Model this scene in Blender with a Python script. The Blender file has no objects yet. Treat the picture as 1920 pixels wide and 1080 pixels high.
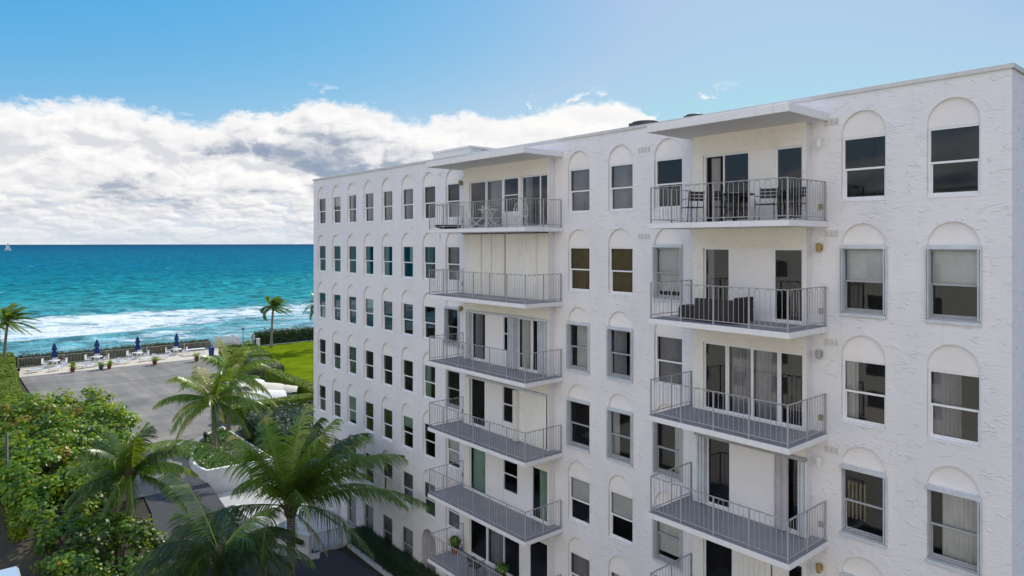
import bpy, math, random
import numpy as np
from mathutils import Vector, Matrix
from mathutils.geometry import tessellate_polygon
R = math.radians
random.seed(7)
SC = bpy.context.scene
COL = SC.collection

# ------------------------------------------------------------------ node helpers
class NT:
    """small helper round a node tree"""
    def __init__(s, tree):
        s.t = tree; s.n = tree.nodes; s.l = tree.links
    def new(s, kind, **kw):
        nd = s.n.new(kind)
        for k, v in kw.items(): setattr(nd, k, v)
        return nd
    def put(s, sock, v):
        if isinstance(v, bpy.types.NodeSocket): s.l.new(v, sock)
        elif v is not None: sock.default_value = v
    def math(s, op, a, b=None, c=None, clamp=False):
        nd = s.new('ShaderNodeMath', operation=op, use_clamp=clamp)
        s.put(nd.inputs[0], a)
        if b is not None: s.put(nd.inputs[1], b)
        if c is not None: s.put(nd.inputs[2], c)
        return nd.outputs[0]
    def step(s, x, lo, hi, a=0.0, b=1.0):
        nd = s.new('ShaderNodeMapRange', interpolation_type='SMOOTHSTEP')
        s.put(nd.inputs[0], x); s.put(nd.inputs[1], lo); s.put(nd.inputs[2], hi); s.put(nd.inputs[3], a); s.put(nd.inputs[4], b)
        return nd.outputs[0]
    def lin(s, x, lo, hi, a=0.0, b=1.0):
        nd = s.new('ShaderNodeMapRange')
        s.put(nd.inputs[0], x); s.put(nd.inputs[1], lo); s.put(nd.inputs[2], hi); s.put(nd.inputs[3], a); s.put(nd.inputs[4], b)
        return nd.outputs[0]
    def xyz(s, x, y, z):
        nd = s.new('ShaderNodeCombineXYZ')
        s.put(nd.inputs[0], x); s.put(nd.inputs[1], y); s.put(nd.inputs[2], z)
        return nd.outputs[0]
    def sep(s, v):
        nd = s.new('ShaderNodeSeparateXYZ'); s.put(nd.inputs[0], v)
        return nd.outputs
    def noise(s, vec, scale, detail=3.0, rough=0.5, dist=0.0):
        nd = s.new('ShaderNodeTexNoise')
        s.put(nd.inputs['Vector'], vec); s.put(nd.inputs['Scale'], scale); s.put(nd.inputs['Detail'], detail)
        s.put(nd.inputs['Roughness'], rough); s.put(nd.inputs['Distortion'], dist)
        return nd.outputs[0]
    def noise2(s, vec, scale, detail=3.0, rough=0.5, dist=0.0):
        nd = s.noise(vec, scale, detail, rough, dist).node; nd.noise_dimensions = '2D'
        return nd.outputs[0]
    def mix(s, f, a, b, mode='MIX'):
        nd = s.new('ShaderNodeMix', data_type='RGBA', blend_type=mode)
        s.put(nd.inputs[0], f); s.put(nd.inputs[6], a); s.put(nd.inputs[7], b)
        return nd.outputs[2]
    def ramp(s, f, stops, interp='LINEAR'):
        nd = s.new('ShaderNodeValToRGB'); cr = nd.color_ramp; cr.interpolation = interp
        while len(cr.elements) < len(stops): cr.elements.new(0.5)
        for e, (p, c) in zip(cr.elements, stops):
            e.position = p; e.color = c if len(c) == 4 else (*c, 1)
        s.put(nd.inputs[0], f)
        return nd.outputs[0]
    def scale(s, v, k):
        nd = s.new('ShaderNodeVectorMath', operation='MULTIPLY'); s.put(nd.inputs[0], v); s.put(nd.inputs[1], k)
        return nd.outputs[0]
    def bump(s, h, strength=0.5, dist=0.02, normal=None):
        nd = s.new('ShaderNodeBump'); s.put(nd.inputs['Strength'], strength); s.put(nd.inputs['Distance'], dist); s.put(nd.inputs['Height'], h)
        if normal is not None: s.put(nd.inputs['Normal'], normal)
        return nd.outputs[0]

def c4(c): return (c[0], c[1], c[2], 1.0)
def new_mat(name):
    m = bpy.data.materials.new(name); m.use_nodes = True
    t = NT(m.node_tree)
    b = m.node_tree.nodes['Principled BSDF']
    return m, t, b
def pos(t): return t.new('ShaderNodeNewGeometry').outputs['Position']

def mat(name, col, rough=0.6, vary=0.12, vscale=1.5, bump=None, spec=0.4, metal=0.0, col2=None):
    """plain procedural material: two scales of colour variation and an optional bump"""
    m, t, b = new_mat(name)
    p = pos(t)
    n1 = t.noise(p, vscale, 4, 0.6); n2 = t.noise(p, vscale * 9, 3, 0.6)
    f = t.lin(t.math('ADD', t.math('MULTIPLY', n1, 0.65), t.math('MULTIPLY', n2, 0.35)), 0.33, 0.67)
    dark = c4([v * (1 - vary) for v in col]); lite = c4([min(1, v * (1 + vary)) for v in (col2 or col)])
    t.put(b.inputs['Base Color'], t.mix(f, dark, lite))
    b.inputs['Roughness'].default_value = rough; b.inputs['Metallic'].default_value = metal
    b.inputs['Specular IOR Level'].default_value = spec
    if bump:
        t.put(b.inputs['Normal'], t.bump(t.noise(p, bump[0], 4, 0.6), bump[1], bump[2]))
    return m

# ------------------------------------------------------------------ mesh helpers
class MB:
    def __init__(s): s.v = []; s.f = []; s.mi = []; s.cur = 0; s.col = None; s.tint = []; s.tv = 0.5
    def vert(s, p): s.v.append((p[0], p[1], p[2])); s.tint.append(s.tv); return len(s.v) - 1
    def face(s, ids): s.f.append(tuple(ids)); s.mi.append(s.cur)
    def poly(s, pts): s.face([s.vert(p) for p in pts])
    def box(s, x0, x1, y0, y1, z0, z1):
        i = [s.vert(p) for p in ((x0, y0, z0), (x1, y0, z0), (x1, y1, z0), (x0, y1, z0), (x0, y0, z1), (x1, y0, z1), (x1, y1, z1), (x0, y1, z1))]
        for q in ((0, 3, 2, 1), (4, 5, 6, 7), (0, 1, 5, 4), (1, 2, 6, 5), (2, 3, 7, 6), (3, 0, 4, 7)): s.face([i[k] for k in q])
        return s
    def obox(s, c, ux, uy, hx, hy, z0, z1):
        """box turned about z: centre c (x,y), half sizes hx along ux, hy along uy"""
        q = []
        for z in (z0, z1):
            for sx, sy in ((-1, -1), (1, -1), (1, 1), (-1, 1)):
                q.append(s.vert((c[0] + ux[0] * hx * sx + uy[0] * hy * sy, c[1] + ux[1] * hx * sx + uy[1] * hy * sy, z)))
        for k in ((0, 3, 2, 1), (4, 5, 6, 7), (0, 1, 5, 4), (1, 2, 6, 5), (2, 3, 7, 6), (3, 0, 4, 7)): s.face([q[i] for i in k])
        return s
    def prism(s, pts, z0, z1):
        """vertical prism over a counter-clockwise polygon; z1 may be a function of (x, y)"""
        top = (lambda x, y: z1) if not callable(z1) else z1
        bot = (lambda x, y: z0) if not callable(z0) else z0
        n = len(pts)
        a = [s.vert((x, y, bot(x, y))) for x, y in pts]; b = [s.vert((x, y, top(x, y))) for x, y in pts]
        s.face(b); s.face(a[::-1])
        for i in range(n):
            j = (i + 1) % n; s.face((a[i], a[j], b[j], b[i]))
        return s
    def tube(s, path, rad, n=6, caps=True):
        P = [Vector(p) for p in path]; k = len(P)
        rr = rad if isinstance(rad, (list, tuple)) else [rad] * k
        rings = []
        up = Vector((0, 0, 1))
        for i in range(k):
            d = (P[min(i + 1, k - 1)] - P[max(i - 1, 0)]).normalized()
            u = d.cross(up)
            if u.length < 1e-3: u = d.cross(Vector((1, 0, 0)))
            u.normalize(); w = u.cross(d).normalized()
            rings.append([s.vert(P[i] + (u * math.cos(2 * math.pi * j / n) + w * math.sin(2 * math.pi * j / n)) * rr[i]) for j in range(n)])
        for i in range(k - 1):
            for j in range(n):
                s.face((rings[i][j], rings[i][(j + 1) % n], rings[i + 1][(j + 1) % n], rings[i + 1][j]))
        if caps: s.face(rings[0][::-1]); s.face(rings[-1])
        return s
    def lathe(s, c, prof, n=16):
        rings = [[s.vert((c[0] + r * math.cos(2 * math.pi * j / n), c[1] + r * math.sin(2 * math.pi * j / n), c[2] + z)) for j in range(n)] for r, z in prof]
        for i in range(len(rings) - 1):
            for j in range(n): s.face((rings[i][j], rings[i][(j + 1) % n], rings[i + 1][(j + 1) % n], rings[i + 1][j]))
        s.face(rings[0][::-1]); s.face(rings[-1])
        return s
    def build(s, name, mats, parent=None, smooth=False, bevel=0.0, off=None):
        if not isinstance(mats, (list, tuple)): mats = [mats]
        o = (0.0, 0.0, 0.0)
        if off is not None: o = off
        elif parent is not None:
            r = parent; w = Vector((0, 0, 0))
            while r is not None: w += r.location; r = r.parent
            o = tuple(w)
        me = bpy.data.meshes.new(name)
        me.from_pydata([(p[0] - o[0], p[1] - o[1], p[2] - o[2]) for p in s.v], [], s.f)
        for m in mats: me.materials.append(m)
        me.polygons.foreach_set('material_index', s.mi)
        if smooth: me.polygons.foreach_set('use_smooth', [True] * len(s.f))
        if any(abs(x - 0.5) > 1e-6 for x in s.tint):
            at = me.attributes.new('tint', 'FLOAT', 'POINT'); at.data.foreach_set('value', s.tint)
        me.update()
        ob = bpy.data.objects.new(name, me); COL.objects.link(ob)
        if parent is not None: ob.parent = parent
        if bevel:
            md = ob.modifiers.new('Bevel', 'BEVEL'); md.width = bevel; md.segments = 2; md.limit_method = 'ANGLE'
        return ob

def empty(name, loc, rz=0.0):
    e = bpy.data.objects.new(name, None); e.empty_display_size = 0.2
    e.location = loc; e.rotation_euler = (0, 0, rz); COL.objects.link(e)
    return e
def tag(o, label=None, cat=None, group=None, kind=None):
    if label: o['label'] = label
    if cat: o['category'] = cat
    if group: o['group'] = group
    if kind: o['kind'] = kind
    return o
def thing(name, label, cat, loc, group=None, rz=0.0): return tag(empty(name, loc, rz), label, cat, group)
def kids(o): return [c for c in bpy.data.objects if c.parent == o]
def copy_tree(o, parent=None):
    c = o.copy(); COL.objects.link(c); c.parent = parent
    for ch in kids(o): copy_tree(ch, c)
    return c

# ------------------------------------------------------------------ materials
def stucco(name='white_stucco', c_lo=(0.755, 0.74, 0.745), c_hi=(0.82, 0.80, 0.80)):
    m, t, b = new_mat(name)
    p = pos(t)
    warp = t.noise(p, 0.9, 2, 0.5)
    q = t.scale(p, (1.0, 0.62, 1.9))
    n = t.noise(q, 2.7, 1.5, 0.45, 0.5)
    ridge = t.math('ABSOLUTE', t.math('SUBTRACT', n, 0.5))
    line = t.step(ridge, 0.0, 0.055, 1.0, 0.0)
    n2 = t.noise(q, 2.3, 1.0, 0.5, 0.7)
    line2 = t.step(t.math('ABSOLUTE', t.math('SUBTRACT', n2, 0.46)), 0.0, 0.045, 1.0, 0.0)
    mask = t.step(t.noise(p, 4.2, 1.0, 0.5), 0.55, 0.65)
    mask2 = t.step(t.noise(p, 3.7, 1.0, 0.5), 0.45, 0.35)
    lines = t.math('MAXIMUM', t.math('MULTIPLY', line, mask), t.math('MULTIPLY', line2, mask2))
    fine = t.noise(p, 26, 4, 0.65)
    mid = t.noise(q, 6.5, 3, 0.55, 0.8)
    h = t.math('ADD', t.math('MULTIPLY', lines, 0.8), t.math('ADD', t.math('MULTIPLY', fine, 0.30), t.math('ADD', t.math('MULTIPLY', warp, 0.6), t.math('MULTIPLY', mid, 0.9))))
    t.put(b.inputs['Normal'], t.bump(h, 0.58, 0.026))
    big = t.noise(t.scale(p, (1, 1, 0.35)), 0.55, 5, 0.6)
    z = t.sep(p)[2]
    col = t.mix(t.lin(big, 0.35, 0.7), c4(c_hi), c4(c_lo))
    # rain streaks under the roof edge and grime near the ground: stains of the wall itself
    streak = t.math('MULTIPLY', t.step(t.noise(t.scale(p, (2.2, 2.2, 0.12)), 2.0, 4, 0.6), 0.55, 0.75), t.step(z, -1.0, 3.4))
    col = t.mix(t.math('MULTIPLY', streak, 0.16), col, c4((0.50, 0.48, 0.46)))
    drip = t.math('MULTIPLY', t.step(t.noise(t.scale(p, (3.2, 3.2, 0.10)), 2.6, 4, 0.65), 0.56, 0.74), t.step(t.noise(p, 0.45, 3, 0.6), 0.45, 0.62))
    col = t.mix(t.math('MULTIPLY', drip, 0.22), col, c4((0.47, 0.45, 0.42)))
    patch = t.step(t.noise(t.scale(p, (1, 1, 1.4)), 0.32, 2, 0.4), 0.56, 0.58)
    col = t.mix(t.math('MULTIPLY', patch, 0.10), col, c4((0.60, 0.60, 0.61)))
    grime = t.math('MULTIPLY', t.step(z, -12.6, -15.4), t.step(t.noise(p, 1.6, 5, 0.7), 0.42, 0.68))
    col = t.mix(t.math('MULTIPLY', grime, 0.35), col, c4((0.42, 0.41, 0.38)))
    col = t.mix(t.math('MULTIPLY', lines, 0.07), col, c4((0.50, 0.49, 0.49)))
    t.put(b.inputs['Base Color'], col)
    b.inputs['Roughness'].default_value = 0.75; b.inputs['Specular IOR Level'].default_value = 0.25
    return m
def glass(name, tint, amount):
    """thin tinted window glass: a clear tinted layer under a Fresnel reflection"""
    m, t, b = new_mat(name)
    t.n.remove(b)
    out = t.n['Material Output']
    tr = t.new('ShaderNodeBsdfTransparent'); tr.inputs[0].default_value = c4(tint)
    gl = t.new('ShaderNodeBsdfGlossy'); gl.inputs['Roughness'].default_value = 0.02; gl.inputs[0].default_value = (0.9, 0.95, 1, 1)
    wob = t.bump(t.noise(pos(t), 1.3, 2), 0.05, 0.02); t.put(gl.inputs['Normal'], wob)
    fr = t.new('ShaderNodeFresnel'); fr.inputs[0].default_value = amount
    mx = t.new('ShaderNodeMixShader'); t.put(mx.inputs[0], fr.outputs[0]); t.put(mx.inputs[1], tr.outputs[0]); t.put(mx.inputs[2], gl.outputs[0])
    t.put(out.inputs[0], mx.outputs[0])
    return m
def leafy(name, stops, rough=0.45, trans=0.35, spec=0.5, scale=0.8):
    """leaf material: the tint attribute picks the leaf colour, painted-in sunlight on palms included, thin leaves let light through"""
    m, t, b = new_mat(name)
    at = t.new('ShaderNodeAttribute', attribute_name='tint').outputs['Fac']
    n = t.noise(pos(t), scale, 3, 0.6)
    f = t.math('ADD', at, t.math('MULTIPLY', t.math('SUBTRACT', n, 0.5), 0.35), clamp=True)
    col = t.ramp(f, stops)
    t.put(b.inputs['Base Color'], col)
    b.inputs['Roughness'].default_value = rough; b.inputs['Specular IOR Level'].default_value = spec
    tl = t.new('ShaderNodeBsdfTranslucent'); t.put(tl.inputs[0], t.mix(0.55, col, c4((0.45, 0.60, 0.03)), 'MIX'))
    mx = t.new('ShaderNodeMixShader'); mx.inputs[0].default_value = trans
    t.put(mx.inputs[1], b.outputs[0]); t.put(mx.inputs[2], tl.outputs[0])
    t.put(t.n['Material Output'].inputs[0], mx.outputs[0])
    return m

M = {}
M['stucco'] = stucco()
M['stucco_bounce'] = stucco('warm_bounce_stucco', (0.80, 0.755, 0.665), (0.86, 0.82, 0.735))  # bay walls: warm bounced light put into the stucco colour
def trim():
    m, t, b = new_mat('white_painted_concrete')
    p = pos(t)
    col = t.mix(t.noise(p, 0.9, 4, 0.6), c4((0.76, 0.745, 0.745)), c4((0.83, 0.81, 0.80)))
    dr = t.math('MULTIPLY', t.step(t.noise(t.scale(p, (5, 5, 0.25)), 2.0, 4, 0.65), 0.54, 0.74), 0.34)
    col = t.mix(dr, col, c4((0.43, 0.41, 0.39)))
    rust = t.math('MULTIPLY', t.step(t.noise(t.scale(p, (4, 4, 0.5)), 1.1, 4, 0.7), 0.66, 0.75), 0.35)
    col = t.mix(rust, col, c4((0.36, 0.23, 0.14)))
    t.put(b.inputs['Base Color'], col); b.inputs['Roughness'].default_value = 0.65
    t.put(b.inputs['Normal'], t.bump(t.noise(p, 24, 4, 0.6), 0.2, 0.01))
    return m
M['trim'] = trim()
M['coping'] = mat('weathered_coping', (0.60, 0.60, 0.58), 0.6, 0.12, 0.8, (20, 0.2, 0.01))
M['plaster'] = mat('smooth_white_plaster', (0.82, 0.79, 0.77), 0.7, 0.05, 1.2, (18, 0.12, 0.01), 0.3)
M['frame'] = mat('white_window_frame', (0.80, 0.80, 0.80), 0.4, 0.05, 3.0)
M['bluegrey'] = mat('grey_blue_shutter_metal', (0.58, 0.62, 0.655), 0.45, 0.12, 2.5)
M['shutter_white'] = mat('off_white_shutter', (0.78, 0.76, 0.71), 0.5, 0.06, 1.4)
M['rail'] = mat('grey_painted_railing', (0.37, 0.36, 0.36), 0.45, 0.12, 2.0)
M['floor'] = mat('grey_balcony_paint', (0.27, 0.275, 0.30), 0.6, 0.10, 1.1, (25, 0.2, 0.01))
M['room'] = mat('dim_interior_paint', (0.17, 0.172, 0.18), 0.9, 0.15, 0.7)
M['curtain'] = mat('pale_curtain', (0.80, 0.78, 0.74), 0.9, 0.10, 3.0)
M['curtain_grey'] = mat('grey_curtain', (0.46, 0.44, 0.45), 0.9, 0.10, 3.0)
M['curtain_brown'] = mat('brown_vertical_blind', (0.40, 0.30, 0.17), 0.85, 0.2, 3.0)
M['glass'] = glass('window_glass', (0.76, 0.79, 0.82), 1.56)
M['glass_green'] = glass('green_tinted_glass', (0.58, 0.74, 0.70), 1.72)
M['black'] = mat('black_metal', (0.018, 0.018, 0.02), 0.45, 0.2, 3.0)
M['darkgrey'] = mat('dark_grey_metal', (0.09, 0.095, 0.10), 0.5, 0.2, 2.0)
M['brass'] = mat('aged_brass', (0.35, 0.26, 0.09), 0.5, 0.2, 8.0)
M['steel'] = mat('grey_metal', (0.36, 0.37, 0.38), 0.45, 0.12, 4.0)
M['wicker'] = mat('dark_wicker', (0.030, 0.024, 0.024), 0.6, 0.3, 14.0, (60, 0.6, 0.01))
M['whiteplastic'] = mat('white_furniture', (0.80, 0.79, 0.77), 0.45, 0.05, 3.0)
M['bluecloth'] = mat('navy_canvas', (0.012, 0.045, 0.17), 0.8, 0.25, 3.0)
M['bluebin'] = mat('blue_plastic', (0.012, 0.06, 0.20), 0.5, 0.15, 3.0)
M['terracotta'] = mat('terracotta', (0.20, 0.055, 0.04), 0.7, 0.2, 4.0)
M['bluepot'] = mat('blue_glazed_pot', (0.03, 0.10, 0.21), 0.35, 0.2, 4.0)
M['canvas'] = mat('white_canvas', (0.80, 0.78, 0.74), 0.8, 0.06, 0.8)
M['canvas_cream'] = mat('cream_canvas', (0.70, 0.63, 0.50), 0.8, 0.08, 0.8)
M['whitewall'] = mat('white_garden_wall', (0.72, 0.71, 0.70), 0.75, 0.10, 0.9, (14, 0.25, 0.02))
M['concrete'] = mat('pale_concrete', (0.46, 0.46, 0.44), 0.8, 0.14, 0.7, (12, 0.2, 0.01))
M['kerb'] = mat('kerb_concrete', (0.58, 0.58, 0.57), 0.8, 0.12, 1.1)
M['deckstone'] = mat('cream_deck_paving', (0.58, 0.52, 0.42), 0.8, 0.10, 0.5, (8, 0.2, 0.01))
M['sand'] = mat('beach_sand', (0.50, 0.43, 0.31), 0.9, 0.15, 0.3)
M['soil'] = mat('dark_garden_soil', (0.055, 0.047, 0.032), 0.95, 0.45, 0.6, (5, 0.6, 0.05))
M['court'] = mat('dark_asphalt', (0.062, 0.066, 0.074), 0.85, 0.22, 0.35, (40, 0.35, 0.01))
M['fence'] = mat('weathered_white_fence', (0.46, 0.45, 0.42), 0.6, 0.12, 1.0)
M['wood'] = mat('weathered_wood', (0.20, 0.17, 0.14), 0.8, 0.2, 2.0)
PALM = [(0.0, (0.010, 0.028, 0.012)), (0.35, (0.040, 0.105, 0.014)), (0.6, (0.13, 0.26, 0.018)), (0.8, (0.30, 0.33, 0.06)), (1.0, (0.45, 0.38, 0.18))]
M['frond'] = leafy('palm_leaflet', PALM, 0.36, 0.30, 0.55)
M['seagrape'] = leafy('sea_grape_leaf', [(0.0, (0.012, 0.035, 0.010)), (0.35, (0.05, 0.145, 0.010)), (0.6, (0.16, 0.31, 0.015)), (0.8, (0.36, 0.40, 0.03)), (0.92, (0.42, 0.17, 0.03)), (1.0, (0.22, 0.09, 0.04))], 0.40, 0.42, 0.42, 2.5)
M['hedge'] = leafy('hedge_leaf', [(0.0, (0.05, 0.09, 0.006)), (0.5, (0.135, 0.20, 0.008)), (1.0, (0.24, 0.30, 0.012))], 0.6, 0.2, 0.3, 1.2)
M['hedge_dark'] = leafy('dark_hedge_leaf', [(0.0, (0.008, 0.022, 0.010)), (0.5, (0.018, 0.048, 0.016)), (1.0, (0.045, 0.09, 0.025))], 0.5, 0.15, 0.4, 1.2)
M['hedge_brown'] = leafy('salt_burnt_hedge_leaf', [(0.0, (0.030, 0.030, 0.014)), (0.5, (0.07, 0.075, 0.028)), (1.0, (0.15, 0.13, 0.05))], 0.6, 0.15, 0.3, 1.0)
M['hedge_grey'] = leafy('grey_green_hedge_leaf', [(0.0, (0.05, 0.075, 0.04)), (0.5, (0.11, 0.15, 0.08)), (1.0, (0.20, 0.24, 0.13))], 0.6, 0.15, 0.3, 1.0)
M['ivy'] = leafy('ground_cover_leaf', [(0.0, (0.03, 0.08, 0.012)), (0.5, (0.09, 0.19, 0.02)), (1.0, (0.22, 0.36, 0.04))], 0.35, 0.2, 0.5, 1.5)
M['twig'] = mat('brown_twigs', (0.10, 0.07, 0.045), 0.9, 0.3, 3.0)
def trunk_mat():
    m, t, b = new_mat('palm_trunk_bark')
    p = pos(t); z = t.sep(p)[2]
    w = t.math('SINE', t.math('ADD', t.math('MULTIPLY', z, 52.0), t.math('MULTIPLY', t.noise(p, 4, 3), 5.0)))
    n = t.noise(t.scale(p, (1, 1, 0.4)), 9, 4, 0.65)
    f = t.math('ADD', t.math('MULTIPLY', w, 0.18), n)
    t.put(b.inputs['Base Color'], t.ramp(f, [(0.25, (0.10, 0.085, 0.06)), (0.55, (0.25, 0.22, 0.17)), (0.85, (0.38, 0.35, 0.28))]))
    b.inputs['Roughness'].default_value = 0.9
    t.put(b.inputs['Normal'], t.bump(f, 0.8, 0.04))
    return m
M['trunk'] = trunk_mat()
def lot_mat():
    m, t, b = new_mat('worn_grey_asphalt')
    p = pos(t)
    n = t.noise(p, 0.16, 5, 0.6); fine = t.noise(p, 5.0, 4, 0.7)
    sweep = t.noise(t.scale(p, (1.3, 0.10, 1)), 0.9, 4, 0.6)          # tyre sweeps along the lot
    sweep2 = t.noise(t.scale(p, (0.12, 1.2, 1)), 0.8, 3, 0.6)
    f = t.math('ADD', t.math('MULTIPLY', n, 0.4), t.math('ADD', t.math('MULTIPLY', fine, 0.15), t.math('ADD', t.math('MULTIPLY', sweep, 0.25), t.math('MULTIPLY', sweep2, 0.2))))
    col = t.ramp(f, [(0.40, (0.130, 0.120, 0.105)), (0.5, (0.198, 0.182, 0.156)), (0.60, (0.290, 0.264, 0.222))])
    stain = t.step(t.noise(p, 0.5, 4, 0.65), 0.60, 0.70)
    col = t.mix(t.math('MULTIPLY', stain, 0.45), col, c4((0.10, 0.10, 0.10)))
    crack = t.new('ShaderNodeTexVoronoi', feature='DISTANCE_TO_EDGE'); t.put(crack.inputs['Vector'], p); crack.inputs['Scale'].default_value = 0.085
    col = t.mix(t.step(crack.outputs['Distance'], 0.003, 0.009, 0.22, 0.0), col, c4((0.05, 0.05, 0.05)))
    t.put(b.inputs['Base Color'], col); b.inputs['Roughness'].default_value = 0.85
    t.put(b.inputs['Normal'], t.bump(fine, 0.3, 0.01))
    return m
M['lot'] = lot_mat()
def lawn_mat():
    m, t, b = new_mat('mown_lawn')
    p = pos(t)
    f = t.math('ADD', t.math('MULTIPLY', t.noise(p, 0.35, 4, 0.6), 0.5), t.math('MULTIPLY', t.noise(p, 6, 3, 0.7), 0.5))
    t.put(b.inputs['Base Color'], t.ramp(f, [(0.36, (0.075, 0.125, 0.006)), (0.5, (0.13, 0.19, 0.008)), (0.64, (0.20, 0.25, 0.012))]))
    b.inputs['Roughness'].default_value = 0.9; b.inputs['Specular IOR Level'].default_value = 0.0
    t.put(b.inputs['Normal'], t.bump(t.noise(p, 9, 3, 0.7), 0.7, 0.05))
    return m
M['lawn'] = lawn_mat()
def sea_mat():
    m, t, b = new_mat('sea_water')
    p = pos(t); x, y, z = t.sep(p)
    big = t.noise(t.scale(p, (0.35, 1.0, 1)), 0.011, 3, 0.55)
    f0 = t.math('DIVIDE', y, t.math('ADD', y, 500.0))
    f = t.math('ADD', f0, t.math('MULTIPLY', t.math('SUBTRACT', big, 0.5), 0.13))
    col = t.ramp(f, [(0.20, (0.20, 0.37, 0.40)), (0.27, (0.105, 0.315, 0.345)), (0.34, (0.030, 0.265, 0.29)), (0.41, (0.012, 0.215, 0.25)), (0.50, (0.003, 0.160, 0.220)), (0.62, (0.002, 0.138, 0.215)), (0.80, (0.004, 0.112, 0.190)), (0.95, (0.006, 0.062, 0.130))])
    # choppy water: glitter and darker wave faces painted into the colour
    s1 = t.noise(t.scale(p, (0.75, 1.0, 1)), 0.26, 5, 0.70, 0.5)
    s2 = t.noise(t.scale(p, (1.0, 0.40, 1)), 0.12, 5, 0.72, 0.4)
    far = t.step(y, 250.0, 900.0)
    chop_light = t.math('ADD', t.math('MULTIPLY', s1, t.math('SUBTRACT', 1.0, t.math('MULTIPLY', far, 0.55))), t.math('MULTIPLY', s2, t.math('MULTIPLY', far, 0.55)))
    k = t.math('ADD', t.lin(chop_light, 0.38, 0.64, 0.48, 1.50), t.math('MULTIPLY', far, 0.06))
    mul = t.new('ShaderNodeVectorMath', operation='SCALE'); t.put(mul.inputs[0], col); t.put(mul.inputs['Scale'], k)
    col = mul.outputs[0]
    # surf
    warp = t.math('ADD', t.math('MULTIPLY', t.math('SUBTRACT', t.noise(p, 0.020, 3, 0.6), 0.5), 34.0), t.math('MULTIPLY', t.math('SUBTRACT', t.noise(p, 0.11, 3, 0.6), 0.5), 13.0))
    yy = t.math('ADD', y, warp)
    dense = t.math('MULTIPLY', t.step(yy, 160.0, 182.0), t.step(yy, 221.0, 209.0))
    patch = t.math('MULTIPLY', t.step(yy, 132.0, 160.0), t.step(yy, 250.0, 205.0))
    shore = t.math('MULTIPLY', t.step(yy, 146.0, 138.0), t.step(yy, 118.0, 128.0))
    crest = t.math('MULTIPLY', t.step(yy, 222.0, 226.0), t.step(yy, 232.0, 228.0))
    cov = t.math('MAXIMUM', t.math('MAXIMUM', dense, t.math('MULTIPLY', patch, 0.60)), t.math('MAXIMUM', t.math('MULTIPLY', shore, 0.72), t.math('MULTIPLY', crest, 0.62)))
    fo = t.noise(t.scale(p, (0.45, 1.0, 1)), 0.30, 5, 0.68, 0.9)
    fo2 = t.noise(t.scale(p, (0.30, 1.0, 1)), 0.075, 4, 0.6, 0.8)
    fo = t.math('ADD', t.math('MULTIPLY', fo, 0.62), t.math('MULTIPLY', fo2, 0.38))
    thr = t.lin(cov, 0.0, 1.0, 0.74, 0.445)
    foam = t.math('MULTIPLY', t.step(t.math('SUBTRACT', fo, thr), -0.05, 0.10), t.step(cov, 0.02, 0.15))
    cap = t.math('MULTIPLY', t.step(t.noise(t.scale(p, (0.5, 1.0, 1)), 0.12, 4, 0.62), 0.70, 0.735), t.math('MULTIPLY', t.step(y, 235.0, 300.0), t.step(y, 2600.0, 900.0)))
    cap2 = t.math('MULTIPLY', t.step(t.noise(t.scale(p, (0.6, 0.5, 1)), 0.06, 4, 0.62), 0.70, 0.73), t.math('MULTIPLY', t.step(y, 700.0, 1200.0), t.step(y, 5000.0, 2500.0)))
    foam = t.math('MAXIMUM', foam, t.math('MULTIPLY', t.math('MAXIMUM', cap, cap2), 0.6))
    col = t.mix(foam, col, t.mix(t.noise(t.scale(p, (0.4, 1, 1)), 0.45, 4, 0.7), c4((0.52, 0.60, 0.62)), c4((0.92, 0.92, 0.91))))
    t.put(b.inputs['Base Color'], col)
    t.put(b.inputs['Roughness'], t.math('ADD', 0.28, t.math('MULTIPLY', foam, 0.5)))
    b.inputs['Specular IOR Level'].default_value = 0.0
    h = t.math('ADD', t.math('MULTIPLY', t.noise(t.scale(p, (0.4, 1, 1)), 0.5, 4, 0.6), 0.35), t.math('ADD', s1, t.math('MULTIPLY', s2, 2.0)))
    nrm = t.bump(h, 0.6, 1.0)
    t.put(b.inputs['Normal'], nrm)
    gl = t.new('ShaderNodeBsdfGlossy'); gl.inputs['Roughness'].default_value = 0.3; t.put(gl.inputs['Normal'], nrm)
    mx = t.new('ShaderNodeMixShader'); mx.inputs[0].default_value = 0.035; t.put(mx.inputs[1], b.outputs[0]); t.put(mx.inputs[2], gl.outputs[0])
    t.put(t.n['Material Output'].inputs[0], mx.outputs[0])
    return m
M['sea'] = sea_mat()
# ------------------------------------------------------------------ camera, sun, sky
# The building's long wall runs along +Y towards the sea, the coast runs along X; the camera hovers at the origin.
YAW = math.atan(1088 / 1280)
cam_d = bpy.data.cameras.new('camera'); cam = bpy.data.objects.new('camera', cam_d); COL.objects.link(cam)
cam.location = (0, 0, 0); cam.rotation_euler = (R(90), 0, -YAW)
cam_d.sensor_width = 36.0; cam_d.lens = 24.0; cam_d.clip_end = 30000.0; cam_d.clip_start = 0.1
cam_d.shift_y = -85.0 / 1920.0
SC.camera = cam

SUN_AZ, SUN_EL = R(62.0), R(38.0)            # azimuth from +Y towards +X
to_sun = Vector((math.sin(SUN_AZ) * math.cos(SUN_EL), math.cos(SUN_AZ) * math.cos(SUN_EL), math.sin(SUN_EL)))
sl = bpy.data.lights.new('sun', 'SUN'); so = bpy.data.objects.new('sun', sl); COL.objects.link(so)
sl.energy = 4.3; sl.angle = R(0.5); sl.color = (1.0, 0.93, 0.82)
so.rotation_euler = (-to_sun).to_track_quat('-Z', 'Y').to_euler()

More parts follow.
